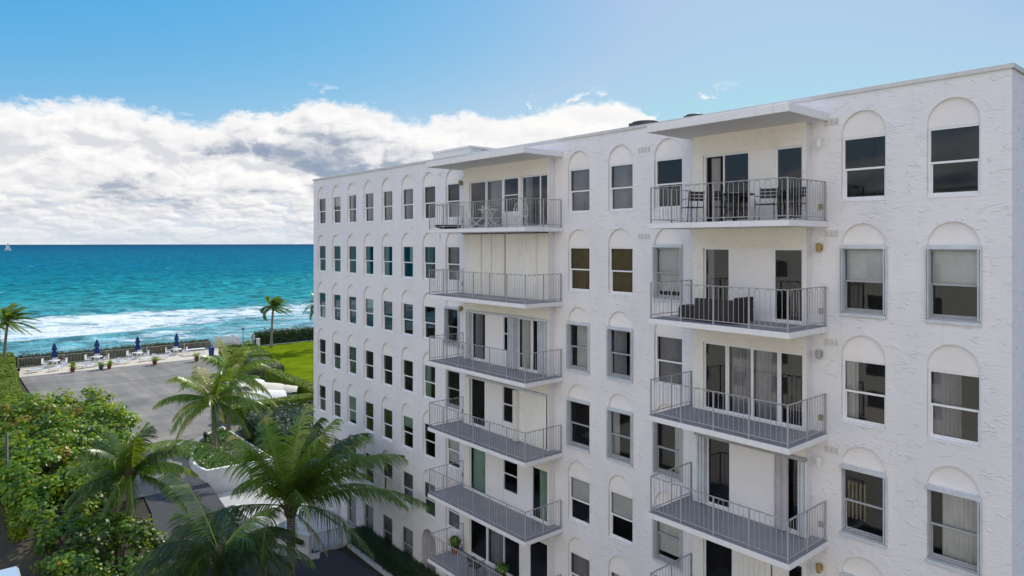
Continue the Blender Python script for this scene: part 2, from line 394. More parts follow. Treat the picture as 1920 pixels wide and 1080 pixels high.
def build_world():
    w = bpy.data.worlds.new('World'); SC.world = w; w.use_nodes = True
    t = NT(w.node_tree); bg = t.n['Background']
    sky = t.new('ShaderNodeTexSky', sky_type='NISHITA')
    sky.sun_disc = False; sky.sun_elevation = SUN_EL; sky.sun_rotation = SUN_AZ
    sky.altitude = 20; sky.air_density = 1.0; sky.dust_density = 0.35; sky.ozone_density = 2.5
    d = t.new('ShaderNodeTexCoord').outputs['Generated']
    x, y, z = t.sep(d)
    az = t.math('MULTIPLY', t.math('ARCTAN2', x, y), 180 / math.pi)
    el = t.math('MULTIPLY', t.math('ARCSINE', z), 180 / math.pi)
    # the blue of the open sky, deeper than the model's
    hs = t.new('ShaderNodeHueSaturation'); hs.inputs['Saturation'].default_value = SKY_SAT; hs.inputs['Value'].default_value = SKY_VAL
    t.put(hs.inputs['Color'], sky.outputs[0])
    blue = t.mix(1.0, hs.outputs[0], c4(SKY_TINT), 'MULTIPLY')
    # colour response of the sky: red falls off faster, blue slower than in the model
    sc = t.new('ShaderNodeSeparateColor'); t.put(sc.inputs[0], blue)
    def resp(ch, k, g): return t.math('MULTIPLY', t.math('POWER', t.math('MULTIPLY', ch, 0.1), g), k * 10)
    cc = t.new('ShaderNodeCombineColor'); t.put(cc.inputs[0], t.math('MINIMUM', resp(sc.outputs[0], 2.7, 1.45), 4.3)); t.put(cc.inputs[1], resp(sc.outputs[1], 0.865, 0.62)); t.put(cc.inputs[2], resp(sc.outputs[2], 0.837, 0.14))
    blue = cc.outputs[0]
    # cloud bank: its upper edge as elevation over azimuth
    pts = [(-180, 9), (-150, 24), (-60, 5), (-15, 5), (3.5, 9.6), (7, 10.0), (10.5, 10.0), (13.5, 9.55), (16, 9.0), (18.2, 10.2), (21.3, 10.3), (23.2, 11.5), (25.5, 11.5), (27.3, 11.1), (31.5, 10.5), (36, 10.4), (41, 10.3), (43.5, 11.5), (47, 11.9), (50, 11.5), (52.5, 10.0), (55, 6.0), (70, 4.0), (110, 3.0), (150, 6), (180, 9)]
    fc = t.new('ShaderNodeFloatCurve'); cv = fc.mapping.curves[0]
    for i, (a, e) in enumerate(pts):
        px, py = (a + 180) / 360, e / 40
        if i == 0: cv.points[0].location = (px, py)
        elif i == len(pts) - 1: cv.points[-1].location = (px, py)
        else: cv.points.new(px, py)
    for q in cv.points: q.handle_type = 'VECTOR'
    fc.mapping.update()
    t.put(fc.inputs['Value'], t.lin(az, -180, 180, 0, 1))
    top = t.math('MULTIPLY', fc.outputs[0], 40.0)
    P = t.xyz(t.math('MULTIPLY', az, 0.10), t.math('MULTIPLY', el, 0.17), 0.0)
    edge = t.math('ADD', t.math('MULTIPLY', t.math('SUBTRACT', t.noise2(P, 2.6, 6, 0.62), 0.5), 3.4), t.math('MULTIPLY', t.math('SUBTRACT', t.noise2(P, 14.0, 4, 0.65), 0.5), 0.7))
    depth = t.math('ADD', t.math('SUBTRACT', top, el), edge)          # degrees below the ragged top
    bank = t.step(depth, -0.2, 0.85)
    # body of the bank: rounded billows (height of a cell field), lit on their upper, sunward sides
    def puffs(sx, sy, seed, wob, det):
        def h(du, dv):
            v = t.xyz(t.math('ADD', t.math('MULTIPLY', az, sx), du + seed), t.math('ADD', t.math('MULTIPLY', el, sy), dv), 0.0)
            nz_ = t.new('ShaderNodeTexNoise', noise_dimensions='2D'); t.put(nz_.inputs['Vector'], v); nz_.inputs['Scale'].default_value = 1.7; nz_.inputs['Detail'].default_value = 4; nz_.inputs['Roughness'].default_value = 0.6
            off = t.new('ShaderNodeVectorMath', operation='SUBTRACT'); t.put(off.inputs[0], nz_.outputs[1]); off.inputs[1].default_value = (0.5, 0.5, 0.5)
            w = t.scale(off.outputs[0], (wob, wob, 0.0))
            ad = t.new('ShaderNodeVectorMath', operation='ADD'); t.put(ad.inputs[0], v); t.put(ad.inputs[1], w)
            def cells(sc):
                vo = t.new('ShaderNodeTexVoronoi', feature='F1', voronoi_dimensions='2D'); t.put(vo.inputs['Vector'], ad.outputs[0]); vo.inputs['Scale'].default_value = sc
                return t.math('POWER', vo.outputs['Distance'], 2.0)
            return t.math('SUBTRACT', 1.0, t.math('ADD', cells(1.0), t.math('ADD', t.math('MULTIPLY', cells(2.3), 0.42), t.math('MULTIPLY', cells(5.1), 0.20))))
        return h(0, 0), h(0.07, 0.17)
    big0, big1 = puffs(0.15, 0.30, 2.3, 0.75, 2.5)
    sml0, sml1 = puffs(0.33, 0.95, 7.9, 0.7, 2.0)
    low = t.step(el, 5.2, 2.6)                                        # small flat clouds far out, big towers above
    lit_b = t.lin(t.math('SUBTRACT', big0, big1), -0.20, 0.26); lit_s = t.lin(t.math('SUBTRACT', sml0, sml1), -0.22, 0.30)
    lit = t.math('ADD', t.math('MULTIPLY', lit_b, t.math('SUBTRACT', 1.0, t.math('MULTIPLY', low, 0.8))), t.math('MULTIPLY', lit_s, t.math('MULTIPLY', low, 0.8)))
    mass = t.noise2(t.xyz(t.math('MULTIPLY', az, 0.075), t.math('MULTIPLY', el, 0.23), 9.1), 1.0, 5, 0.58, 0.4)
    grey = t.step(mass, 0.45, 0.60)
    midband = t.math('MULTIPLY', t.step(el, 2.2, 4.6, 0.25, 1.0), t.step(depth, 0.9, 3.2))
    shade = t.math('ADD', t.math('MULTIPLY', t.math('SUBTRACT', 1.0, lit), 0.52), t.math('MULTIPLY', t.math('MULTIPLY', grey, midband), 0.50))
    shade = t.math('ADD', t.math('SUBTRACT', shade, 0.05), t.math('MULTIPLY', low, 0.05))
    shade = t.math('MULTIPLY', shade, t.step(depth, 0.0, 2.2, 0.12, 1.0), clamp=True)
    shade = t.math('MULTIPLY', shade, t.step(az, 24.0, 42.0, 1.0, 0.42))       # nearer the sun the bank is lit through and whiter
    cloud = t.ramp(shade, [(0.0, tuple(CLOUD_HI * v for v in (1.04, 1.03, 1.02))), (0.25, tuple(CLOUD_HI * v for v in (0.92, 0.915, 0.925))), (0.5, tuple(CLOUD_HI * v for v in (0.72, 0.74, 0.785))), (0.75, tuple(CLOUD_HI * v for v in (0.42, 0.475, 0.575))), (1.0, tuple(CLOUD_HI * v for v in (0.30, 0.38, 0.51)))])
    # open pale slots between the far low clouds
    gap = t.math('MULTIPLY', t.step(sml0, 0.62, 0.40), t.math('MULTIPLY', t.step(el, 4.6, 2.6), 0.42))
    cloud = t.mix(gap, cloud, c4(tuple(CLOUD_HI * v for v in (0.60, 0.70, 0.82))))
    # the sky behind the camera: unseen bright cumulus high up, added to light the shaded wall
    nz = t.noise(t.scale(d, (1, 1, 1.6)), 2.3, 6, 0.58, 0.2)
    high = t.math('MULTIPLY', t.step(nz, 0.40, 0.52), t.math('MULTIPLY', t.step(el, 4.0, 14.0), t.step(t.math('ADD', t.math('MULTIPLY', x, 0.75), t.math('MULTIPLY', y, 0.66)), 0.12, -0.30)))
    # loose scraps above the bank
    Ps = t.xyz(t.math('MULTIPLY', az, 0.16), t.math('MULTIPLY', el, 0.42), 21.3)
    scrap_n = t.noise2(Ps, 1.15, 6, 0.62, 0.2)
    scraps = t.math('MULTIPLY', t.step(scrap_n, 0.60, 0.69), t.math('MULTIPLY', t.step(el, 8.5, 9.8), t.step(el, 13.0, 11.5)))
    scraps = t.math('MULTIPLY', scraps, t.math('MULTIPLY', t.step(az, 62.0, 56.0), t.step(az, 13.0, 17.0)))
    a_all = t.math('MAXIMUM', bank, t.math('MULTIPLY', scraps, 0.9))
    back_col = t.mix(t.step(nz, 0.45, 0.75), c4(tuple(BACK_HI * v for v in (0.90, 0.93, 1.03))), c4(tuple(BACK_HI * v for v in (1.02, 0.99, 0.99))))
    col = t.mix(a_all, blue, cloud)
    col = t.mix(high, col, back_col)
    # pale sea haze on the horizon
    col = t.mix(t.step(t.math('ABSOLUTE', el), 2.6, 0.0, 0.0, 0.55), col, c4(tuple(CLOUD_HI * v for v in (0.70, 0.77, 0.86))))
    t.put(bg.inputs[0], col); bg.inputs[1].default_value = 0.1
    w.cycles.sampling_method = 'MANUAL'; w.cycles.sample_map_resolution = 512
SKY_SAT, SKY_VAL, SKY_TINT = 1.25, 1.0, (0.80, 1.0, 1.0)
CLOUD_HI, BACK_HI = 9.6, 12.3
build_world()
SC.view_settings.view_transform = 'Standard'; SC.view_settings.look = 'None'
SC.view_settings.exposure = 0.0; SC.view_settings.gamma = 1.0
SC.render.engine = 'CYCLES'
SC.cycles.max_bounces = 8; SC.cycles.transparent_max_bounces = 12
SC.cycles.use_denoising = True

# ------------------------------------------------------------------ ground, lot, deck, lawn, sea
GZ, DZ, SEA = -15.6, -14.5, -20.0
def structure(mb, name, m, label, cat): return tag(mb.build(name, m), label, cat, kind='structure')

def grid(xs, ys, zf):
    mb = MB(); nx, ny = len(xs), len(ys)
    mb.v = [(x, y, zf(x, y)) for y in ys for x in xs]; mb.tint = [0.5] * len(mb.v)
    for j in range(ny - 1):
        for i in range(nx - 1): mb.face((j * nx + i, j * nx + i + 1, (j + 1) * nx + i + 1, (j + 1) * nx + i))
    return mb
def smooth(t): t = max(0.0, min(1.0, t)); return t * t * (3 - 2 * t)
xs = [-2500, -600, -150, -60] + list(np.linspace(-40, 70, 45)) + [100, 200, 700, 2500]
ys = [-2500, -500, -120, -40] + list(np.linspace(-25, 98, 50))
def ground_z(x, y):                      # rises from the court to the level of the deck and the lawn
    if x > 13.0: return GZ if y < 44.6 else DZ - 0.02
    return GZ + (DZ - 0.02 - GZ) * smooth((y - 38) / 9.0)
xs = sorted(xs + [12.97, 13.03]); ys = sorted(ys + [44.57, 44.63])
g = grid(xs, ys, lambda x, y: ground_z(x, y) - 0.02)
structure(g, 'ground', M['soil'], 'dark planted ground under the palms and shrubs', 'ground')
def strip(pts_l, pts_r, lift=0.0):
    """sheet between two rows of (x, y) points, following the ground"""
    mb = MB()
    for (a, b) in zip(pts_l, pts_r):
        for k in range(9):
            x = a[0] + (b[0] - a[0]) * k / 8; y = a[1] + (b[1] - a[1]) * k / 8
            mb.vert((x, y, ground_z(x, y) + lift))
    for j in range(len(pts_l) - 1):
        for i in range(8): mb.face((j * 9 + i, j * 9 + i + 1, (j + 1) * 9 + i + 1, (j + 1) * 9 + i))
    return mb
drv_y = list(np.linspace(-20, 37.0, 12)) + [38.5, 40, 42, 44, 46, 48, 50, 52.5]
structure(strip([(8.6 if y < 37 else 8.6 + 0.8 * smooth((y - 37) / 6), y) for y in drv_y], [((16.0 if y < 31.5 else (16.0 - (y - 31.5) * 0.9)) if y < 34.8 else 12.9, y) for y in drv_y], 0.05),
          'driveway', M['court'], 'dark asphalt driveway curving past the white planter up to the lot', 'driveway')
lot_y = list(np.linspace(44.0, 90.2, 24))
structure(strip([(7.2, y) for y in lot_y], [(12.95 if y < 52 else 26.4, y) for y in lot_y], 0.065), 'parking_lot', M['lot'], 'empty sunlit grey asphalt lot before the pool deck', 'parking lot')
mb = MB(); mb.prism([(7.0, 90.2), (31.0, 89.2), (31.0, 97.6), (7.0, 97.6)], DZ - 0.6, DZ + 0.03)
structure(mb, 'pool_deck', M['deckstone'], 'cream paved terrace strip between lot and white fence', 'terrace')
mb = MB(); mb.prism([(27.2, 44.0), (120, 44.0), (120, 95.5), (33.0, 95.5), (33.0, 91), (27.2, 88)], DZ - 0.6, DZ + 0.05)
structure(mb, 'lawn', M['lawn'], 'bright green mown lawn beyond the white building', 'lawn')
mb = MB(); mb.prism([(33.0, 95.5), (120, 95.5), (120, 96.1), (33.0, 96.1)], DZ - 0.5, DZ + 0.09)
structure(mb, 'garden_path', M['deckstone'], 'thin pale path along the seaward hedge of the lawn', 'path')
mb = MB(); mb.prism([(-600, 98.0), (900, 98.0), (900, 98.6), (-600, 98.6)], SEA - 1, DZ - 0.1)
structure(mb, 'sea_wall', M['concrete'], 'concrete sea wall below the fence', 'sea wall')
g = grid([-600, -100] + list(np.linspace(-20, 120, 15)) + [900], [98.6, 104, 112, 120, 128, 136], lambda x, y: SEA + 3.0 - 3.6 * (y - 98.6) / 30.0)
structure(g, 'beach', M['sand'], 'narrow sand beach below the sea wall', 'beach')
mb = MB(); mb.prism([(14.5, 32.3), (16.95, 32.3), (16.95, 43.7), (13.05, 43.7), (13.05, 35.0)], GZ - 0.3, GZ + 0.13); g = mb
structure(g, 'entrance_walk', M['concrete'], 'pale concrete walk behind the small gate', 'walk')

# sea: fine grid with real swell and breakers near the shore, coarse towards the horizon
xs = np.concatenate([[-12000, -4000, -1200, -400, -150, -70], np.arange(-30, 190, 1.0), [210, 260, 350, 500, 800, 1500, 3500, 6000, 12000]])
ys = np.concatenate([np.arange(112, 330, 0.75), np.arange(330, 480, 1.6)]); yv = 480.0; ex = []
while yv < 8300: yv *= 1.03; ex.append(yv)
ys = np.concatenate([ys, ex])
X, Y = np.meshgrid(xs, ys)
rng = np.random.RandomState(5)
H = np.zeros_like(X)
for i in range(34):                                                      # wind sea
    lam = 3.5 * 1.11 ** i; th = rng.normal(0.25, 0.42)
    kx, ky = math.sin(th) * 2 * math.pi / lam, -math.cos(th) * 2 * math.pi / lam
    H += 0.0042 * lam ** 0.95 * np.sin(kx * X + ky * Y + rng.uniform(0, 6.28)) * np.where(lam > 6, 1, np.clip((330 - Y) / 80, 0, 1))
H *= np.clip((900 - Y) / 400, 0, 1)
wob = 6 * np.sin(X * 0.021 + 1.3) + 3.5 * np.sin(X * 0.06 + 0.4) + 1.6 * np.sin(X * 0.17)
def breaker(y0, front, back, h, env):
    dd = Y - (y0 + wob)
    return h * env * np.where(dd < 0, np.exp(-(dd / front) ** 2), np.exp(-(dd / back) ** 2))
H += breaker(227, 2.2, 8.0, 1.25, 0.55 + 0.45 * np.sin(X * 0.045 + 0.5))
H += breaker(208, 2.5, 7.0, 0.75, 0.6 + 0.4 * np.sin(X * 0.06 + 2))
H += breaker(186, 2.0, 6.0, 0.55, 0.6 + 0.4 * np.sin(X * 0.05 + 4))
H += breaker(158, 1.8, 5.0, 0.5, 0.6 + 0.4 * np.sin(X * 0.055 + 1))
H += breaker(141, 1.6, 4.0, 0.4, 0.6 + 0.4 * np.sin(X * 0.07 + 3))
me = bpy.data.meshes.new('sea')
nx, ny = len(xs), len(ys)
V = np.stack([X, Y, SEA + H], -1).reshape(-1, 3)
idx = np.arange(nx * ny).reshape(ny, nx)
Q = np.stack([idx[:-1, :-1], idx[:-1, 1:], idx[1:, 1:], idx[1:, :-1]], -1).reshape(-1, 4)
me.vertices.add(len(V)); me.vertices.foreach_set('co', V.ravel())
me.loops.add(Q.size); me.loops.foreach_set('vertex_index', Q.ravel())
me.polygons.add(len(Q)); me.polygons.foreach_set('loop_start', np.arange(0, Q.size, 4)); me.polygons.foreach_set('loop_total', np.full(len(Q), 4))
me.polygons.foreach_set('use_smooth', np.ones(len(Q), bool))
me.update(calc_edges=True); me.validate(); me.materials.append(M['sea'])
sea = bpy.data.objects.new('sea', me); COL.objects.link(sea); tag(sea, 'turquoise sea with white surf, deep blue at the horizon', 'sea', kind='structure')
# ------------------------------------------------------------------ the apartment building
FX, BX, A0, A1, ZT = 17.19, 16.90, 4.10, 38.32, 3.66
SILL = [1.04, -1.70, -4.42, -7.12, -9.80, -12.47, -15.15]
COLS = [37.24, 35.36, 33.54, 31.68, 29.80, 27.92, 26.06, 24.21, 16.64, 14.75, 12.85, 7.09, 5.18]
FLOOR = [0.54, -2.10, -4.80, -7.50, -10.20, -12.85]
HW, WH = 0.52, 1.55
bld = thing('apartment_building', 'seven storey white stucco apartment block with arched window niches and railed balconies', 'building', (FX, 20.0, GZ))
def arch(c, s, hw=HW, w=WH, bottom=None):
    z0 = s if bottom is None else bottom
    sp = s + w + 0.09
    pts = [(c - hw, z0), (c + hw, z0)]
    for k in range(0, 15):
        an = math.pi * k / 14
        pts.append((c + hw * math.cos(an), sp + hw * math.sin(an) * 1.02))
    return pts
def sheet(mb, put, a0, a1, z0, z1, holes=()):
    loops = [[Vector((a0, z0, 0)), Vector((a1, z0, 0)), Vector((a1, z1, 0)), Vector((a0, z1, 0))]]
    for h in holes: loops.append([Vector((a, z, 0)) for a, z in h][::-1])
    ids = [mb.vert(put(p.x, p.y)) for lp in loops for p in lp]
    for tri in tessellate_polygon(loops): mb.face([ids[i] for i in tri])
def reveal(mb, put, pts, d0, d1):
    n = len(pts)
    for i in range(n):
        p, q = pts[i], pts[(i + 1) % n]
        mb.poly([put(p[0], p[1], d0), put(q[0], q[1], d0), put(q[0], q[1], d1), put(p[0], p[1], d1)])
front = lambda a, z, d=0.0: (FX + d, a, z)
bayp = lambda a, z, d=0.0: (BX + d, a, z)
endp = lambda b, z, d=0.0: (b, A0 + d, z)
BAYS = [(8.36, 11.75), (17.84, 23.00)]
ZB = GZ - 0.3
ARCH_DOOR = (6, 6)                                           # the passage under the first balcony
w = MB()
edges = A0
strips = sorted((c - 0.62, c + 0.62, i) for i, c in enumerate(COLS))
cuts = [(b0, b1, None) for b0, b1 in BAYS]
cur = A0
for s0, s1, i in sorted(strips + cuts, key=lambda q: q[0]):
    if s0 > cur: sheet(w, front, cur, s0, ZB, ZT)
    if i is not None:
        holes = []
        for r, s in enumerate(SILL):
            if (i, r) == ARCH_DOOR: h = arch(COLS[i], s, 0.57, 1.45, GZ - 0.02)
            else: h = arch(COLS[i], s)
            holes.append(h)
            if (i, r) == ARCH_DOOR:
                reveal(w, front, h, 0, 1.2)
                continue
            reveal(w, front, h, 0, 0.13)
        sheet(w, front, s0, s1, ZB, ZT, holes)
        w.cur = 1
        for r, s in enumerate(SILL):
            if (i, r) == ARCH_DOOR: continue
            top = [(COLS[i] - HW, s + WH), (COLS[i] + HW, s + WH)] + arch(COLS[i], s)[2:]
            w.poly([front(a, z, 0.075) for a, z in top])
        w.cur = 0
    cur = s1
sheet(w, front, cur, A1, ZB, ZT)
# end wall next to the camera with its own arched windows, far end and back
ENDW = [18.66]
holes = [arch(c, s) for c in ENDW for s in SILL[:4]]
sheet(w, endp, FX, 34.0, ZB, ZT, holes)
for h in holes: reveal(w, endp, h, 0, 0.13)
w.cur = 1
for c in ENDW:
    for s in SILL[:4]: w.poly([endp(b, z, 0.075) for b, z in [(c - HW, s + WH), (c + HW, s + WH)] + arch(c, s)[2:]])
w.cur = 0
w.poly([(FX, A1, ZB), (34, A1, ZB), (34, A1, ZT), (FX, A1, ZT)])
w.poly([(34, A0, ZB), (34, A1, ZB), (34, A1, ZT), (34, A0, ZT)])
# projecting bays behind the balconies
OPEN = [(8.45, 11.40), (17.92, 22.62)]
def open_z(k): return FLOOR[k] + 0.035, FLOOR[k] + 1.95
for bi, (b0, b1) in enumerate(BAYS):
    hs = []
    for k in range(6):
        z0, z1 = open_z(k)
        if bi == 1 and k == 1: z0, z1 = FLOOR[1] + 0.035, FLOOR[0] - 0.22
        o0, o1 = OPEN[bi]
        if bi == 0 and k == 3: o0, o1 = 8.40, 11.58
        h = [(o0, z0), (o1, z0), (o1, z1), (o0, z1)]
        hs.append(h); reveal(w, bayp, h, 0, 0.12)
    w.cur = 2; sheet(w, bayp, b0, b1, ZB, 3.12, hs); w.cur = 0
    w.poly([(BX, b0, ZB), (FX, b0, ZB), (FX, b0, 3.12), (BX, b0, 3.12)])
    w.poly([(BX, b1, ZB), (FX, b1, ZB), (FX, b1, 3.12), (BX, b1, 3.12)])
w.build('wall', [M['stucco'], M['plaster'], M['stucco_bounce']], bld)
# wall piece above the bays up to the parapet
for b0, b1 in BAYS:
    w = MB(); sheet(w, front, b0, b1, 3.05, ZT); w.build('parapet_wall', M['stucco'], bld)
# rooms behind the glass
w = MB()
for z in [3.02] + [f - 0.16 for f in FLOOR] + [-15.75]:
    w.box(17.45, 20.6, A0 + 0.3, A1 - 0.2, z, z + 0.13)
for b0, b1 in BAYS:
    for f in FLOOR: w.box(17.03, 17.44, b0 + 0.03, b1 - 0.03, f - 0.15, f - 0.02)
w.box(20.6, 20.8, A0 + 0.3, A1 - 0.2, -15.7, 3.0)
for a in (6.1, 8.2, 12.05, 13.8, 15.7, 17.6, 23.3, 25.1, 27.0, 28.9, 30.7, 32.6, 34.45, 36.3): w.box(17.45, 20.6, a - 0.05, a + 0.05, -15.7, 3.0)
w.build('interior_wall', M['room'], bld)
w = MB(); w.box(FX + 0.3, 33.9, A0 + 0.3, A1 - 0.3, 3.16, 3.24); w.build('roof', M['concrete'], bld)
w = MB()
w.box(FX - 0.045, FX + 0.26, A0 - 0.045, A1 + 0.045, ZT - 0.012, ZT + 0.085)
w.box(FX + 0.262, 34.05, A0 - 0.045, A0 + 0.26, ZT - 0.012, ZT + 0.085)
w.box(33.75, 34.05, A0 + 0.262, A1 + 0.045, ZT - 0.012, ZT + 0.085)
w.box(FX + 0.262, 33.748, A1 - 0.26, A1 + 0.045, ZT - 0.012, ZT + 0.085)
w.build('coping', M['coping'], bld)
for a0, a1, xf in ((7.93, 12.06, 15.18), (17.41, 23.42, 15.34)):
    w = MB(); w.box(xf, FX - 0.004, a0, a1, 3.06, 3.27)
    w.build('canopy', M['trim'], bld, bevel=0.012)
w = MB(); w.box(19.0, 21.4, 25.35, 28.4, 3.2, 4.42); w.box(18.94, 21.46, 25.29, 28.46, 4.40, 4.50)
w.build('stair_bulkhead', M['trim'], bld)

# ---- windows
CACHE = {}
def cached(key, fn):
    if key not in CACHE:
        o = fn(); CACHE[key] = o.data; bpy.data.objects.remove(o)
    return CACHE[key]
def put(name, me, parent, loc=(0, 0, 0), rz=0.0):
    o = bpy.data.objects.new(name, me); COL.objects.link(o); o.parent = parent; o.location = loc; o.rotation_euler = (0, 0, rz)
    return o
Z0 = (0, 0, 0)
def m_frame(m, x0=0.085):
    b = MB(); f = 0.05; h = WH
    b.box(x0, x0 + 0.07, -HW, -HW + f, 0, h); b.box(x0, x0 + 0.07, HW - f, HW, 0, h)
    b.box(x0, x0 + 0.07, -HW + f, HW - f, h - f, h); b.box(x0 - 0.015, x0 + 0.07, -HW + f, HW - f, 0, f)
    b.box(x0 + 0.005, x0 + 0.065, -HW + f, HW - f, h * 0.49 - 0.022, h * 0.49 + 0.026)
    for s in (-1, 1):                                       # lower sash stiles sit a little further in
        y = s * (HW - f - 0.016); b.box(x0 + 0.035, x0 + 0.062, y - 0.016, y + 0.016, f, h * 0.49 - 0.022)
    b.box(x0 + 0.035, x0 + 0.062, -HW + f + 0.032, HW - f - 0.032, f, f + 0.035)
    b.box(x0 - 0.10, x0 - 0.016, -HW - 0.0, HW + 0.0, -0.03, 0.012)
    return b.build('window', m, off=Z0)
def m_pane(m):
    b = MB(); x = 0.12
    b.poly([(x, -HW + 0.05, WH - 0.05), (x, HW - 0.05, WH - 0.05), (x, HW - 0.05, WH * 0.5), (x, -HW + 0.05, WH * 0.5)])
    x = 0.137
    b.poly([(x, -HW + 0.05, WH * 0.49), (x, HW - 0.05, WH * 0.49), (x, HW - 0.05, 0.05), (x, -HW + 0.05, 0.05)])
    return b.build('pane', m, off=Z0)
def pleats(b, y0, y1, z0, z1, x, amp=0.025, pitch=0.09, rows=1):
    n = max(4, int((y1 - y0) / pitch * 4)); prev = None
    for i in range(n + 1):
        y = y0 + (y1 - y0) * i / n
        xx = x + amp * math.sin(i * math.pi / 2) + amp * 0.5 * math.sin(i * 1.7)
        cur = (b.vert((xx, y, z0)), b.vert((xx, y, z1)))
        if prev: b.face((prev[0], cur[0], cur[1], prev[1]))
        prev = cur
def m_curtain(kind, y0, y1, z0, z1):
    b = MB()
    if kind in ('curtain', 'curtain_grey'): pleats(b, y0, y1, z0, z1, 0.215)
    elif kind == 'curtain_brown':
        n = int((y1 - y0) / 0.085)
        for i in range(n):
            y = y0 + (i + 0.5) * (y1 - y0) / n; b.box(0.19, 0.22, y - 0.024, y + 0.024, z0, z1)
    elif kind == 'blind':
        b.box(0.18, 0.20, y0, y1, z0, z1)
        for k in range(6): b.box(0.172, 0.179, y0, y1, z0 + (z1 - z0) * k / 6, z0 + (z1 - z0) * k / 6 + 0.012)
    m = {'blind': 'curtain'}.get(kind, kind)
    return b.build('curtain', M[m], off=Z0)
def m_stack(side, wd=0.085):
    b = MB(); y0 = HW - wd + 0.03 if side > 0 else -HW - 0.03
    n = 4
    for i in range(n):
        y = y0 + wd * i / n; b.box(-0.09 + (0.03 if i % 2 else 0.0), 0.075, y, y + wd / n - 0.006, 0.0, WH)
    return b.build('shutter', M['bluegrey'], off=Z0)
def m_track():
    b = MB(); b.box(-0.06, 0.08, -HW - 0.03, HW + 0.03, WH + 0.002, WH + 0.09)
    return b.build('shutter_track', M['bluegrey'], off=Z0)
def m_sill():
    b = MB(); b.box(-0.05, 0.08, -HW - 0.03, HW + 0.03, -0.105, -0.032)
    return b.build('shutter_sill', M['bluegrey'], off=Z0)
def m_closed():
    b = MB(); pleats(b, -HW, HW, 0.0, WH, -0.01, 0.03, 0.12)
    return b.build('shutter', M['bluegrey'], off=Z0)
base = Vector((FX, 20.0, GZ))
def window(c, s, style='', cur=None, glassm='glass', end=False):
    """style letters: S shutter stacks both sides, L/R one stack, C closed shutter, G grey-blue frame"""
    fm = 'steel' if 'G' in style else 'frame'
    loc = (0, c - base.y, s - base.z) if not end else (c - base.x, A0 - base.y, s - base.z)
    o = put('window', cached(('f', fm), lambda: m_frame(M[fm])), bld, loc, R(90) if end else 0)
    put('pane', cached(('p', glassm), lambda: m_pane(M[glassm])), o)
    if cur:
        for q in (cur if isinstance(cur, list) else [cur]): put('curtain', cached(('c',) + q, lambda: m_curtain(*q)), o)
    if 'S' in style or 'L' in style: put('shutter', cached(('sl',), lambda: m_stack(1)), o)
    if 'S' in style or 'R' in style: put('shutter', cached(('sr',), lambda: m_stack(-1)), o)
    if any(k in style for k in 'SLRC'): put('shutter_track', cached(('st',), m_track), o); put('shutter_sill', cached(('ss',), m_sill), o)
    if 'C' in style: put('shutter', cached(('sc',), m_closed), o)
    return o
W_ = 0.47
FULL = ('curtain', -W_, W_, 0.0, 1.53); GREYF = ('curtain_grey', -W_, W_, 0.0, 1.53); BROWN = ('curtain_brown', -W_, W_, 0.0, 1.5)
HALF = ('blind', -W_, W_, 0.78, 1.53); UP = ('blind', -W_, W_, 1.0, 1.53); PART = ('curtain', -W_, 0.27, 0.0, 1.53); BLIND = ('blind', -W_, W_, 0.2, 1.53)
SIDES = [('curtain', 0.20, W_, 0.0, 1.53), ('curtain', -W_, -0.25, 0.0, 1.53)]; LEFTC = ('curtain', 0.12, W_, 0.0, 1.53); GSIDE = ('curtain_grey', -0.1, W_, 0.0, 1.53)
SPEC = {(3, 1): ('', SIDES), (4, 1): ('', LEFTC), (5, 1): ('', ('curtain', -W_, 0.1, 0.8, 1.53)), (0, 1): ('', GREYF), (1, 1): ('', GREYF), (2, 1): ('', GSIDE), (6, 1): ('', GSIDE),
        (5, 2): ('', None), (5, 4): ('', UP), (6, 4): ('', None), (3, 4): ('', BROWN), (4, 4): ('', BROWN), (2, 4): ('', BLIND), (5, 5): ('', GREYF), (6, 5): ('', GREYF), (4, 5): ('', GREYF), (3, 5): ('', None),
        (5, 6): ('G', FULL), (4, 6): ('G', GREYF), (3, 6): ('G', FULL), (2, 6): ('G', FULL), (1, 6): ('GC', None), (0, 6): ('GC', None),
        (7, 0): ('', ('curtain_grey', -W_, W_, 0.0, 0.7)), (7, 1): ('', GREYF), (7, 2): ('GS', None), (7, 3): ('G', None), (7, 4): ('', BLIND), (7, 5): ('', GREYF), (7, 6): ('G', FULL),
        (8, 0): ('', GREYF), (8, 1): ('', BROWN), (8, 2): ('GS', PART), (8, 3): ('GL', None), (8, 4): ('', HALF), (8, 5): ('', GREYF), (8, 6): ('', None),
        (9, 0): ('', GREYF), (9, 1): ('', BROWN), (9, 2): ('GS', GSIDE), (9, 3): ('GS', SIDES), (9, 4): ('', HALF), (9, 5): ('', FULL), (9, 6): ('', None),
        (10, 0): ('', None), (10, 1): ('GS', BLIND), (10, 2): ('', GREYF), (10, 3): ('GS', ('curtain', -W_, -0.1, 0.0, 1.5)), (10, 4): ('GS', BLIND), (10, 5): ('G', None), (10, 6): ('', None),
        (11, 0): ('', None), (11, 1): ('GS', HALF), (11, 2): ('', SIDES[0]), (11, 3): ('GR', ('curtain_brown', 0.0, W_, 0.3, 1.2)), (11, 4): ('GR', None), (11, 5): ('', None), (11, 6): ('', None),
        (12, 0): ('', None), (12, 1): ('GS', HALF), (12, 2): ('', GSIDE), (12, 3): ('GR', PART), (12, 4): ('G', PART), (12, 5): ('', None), (12, 6): ('', None)}
wr = random.Random(19)
VAR = [None, None, SIDES, LEFTC, GSIDE, ('curtain', -W_, -0.2, 0.0, 1.53), UP, ('blind', -W_, W_, 1.2, 1.53), ('curtain_grey', -W_, W_, 0.0, 0.76), None]
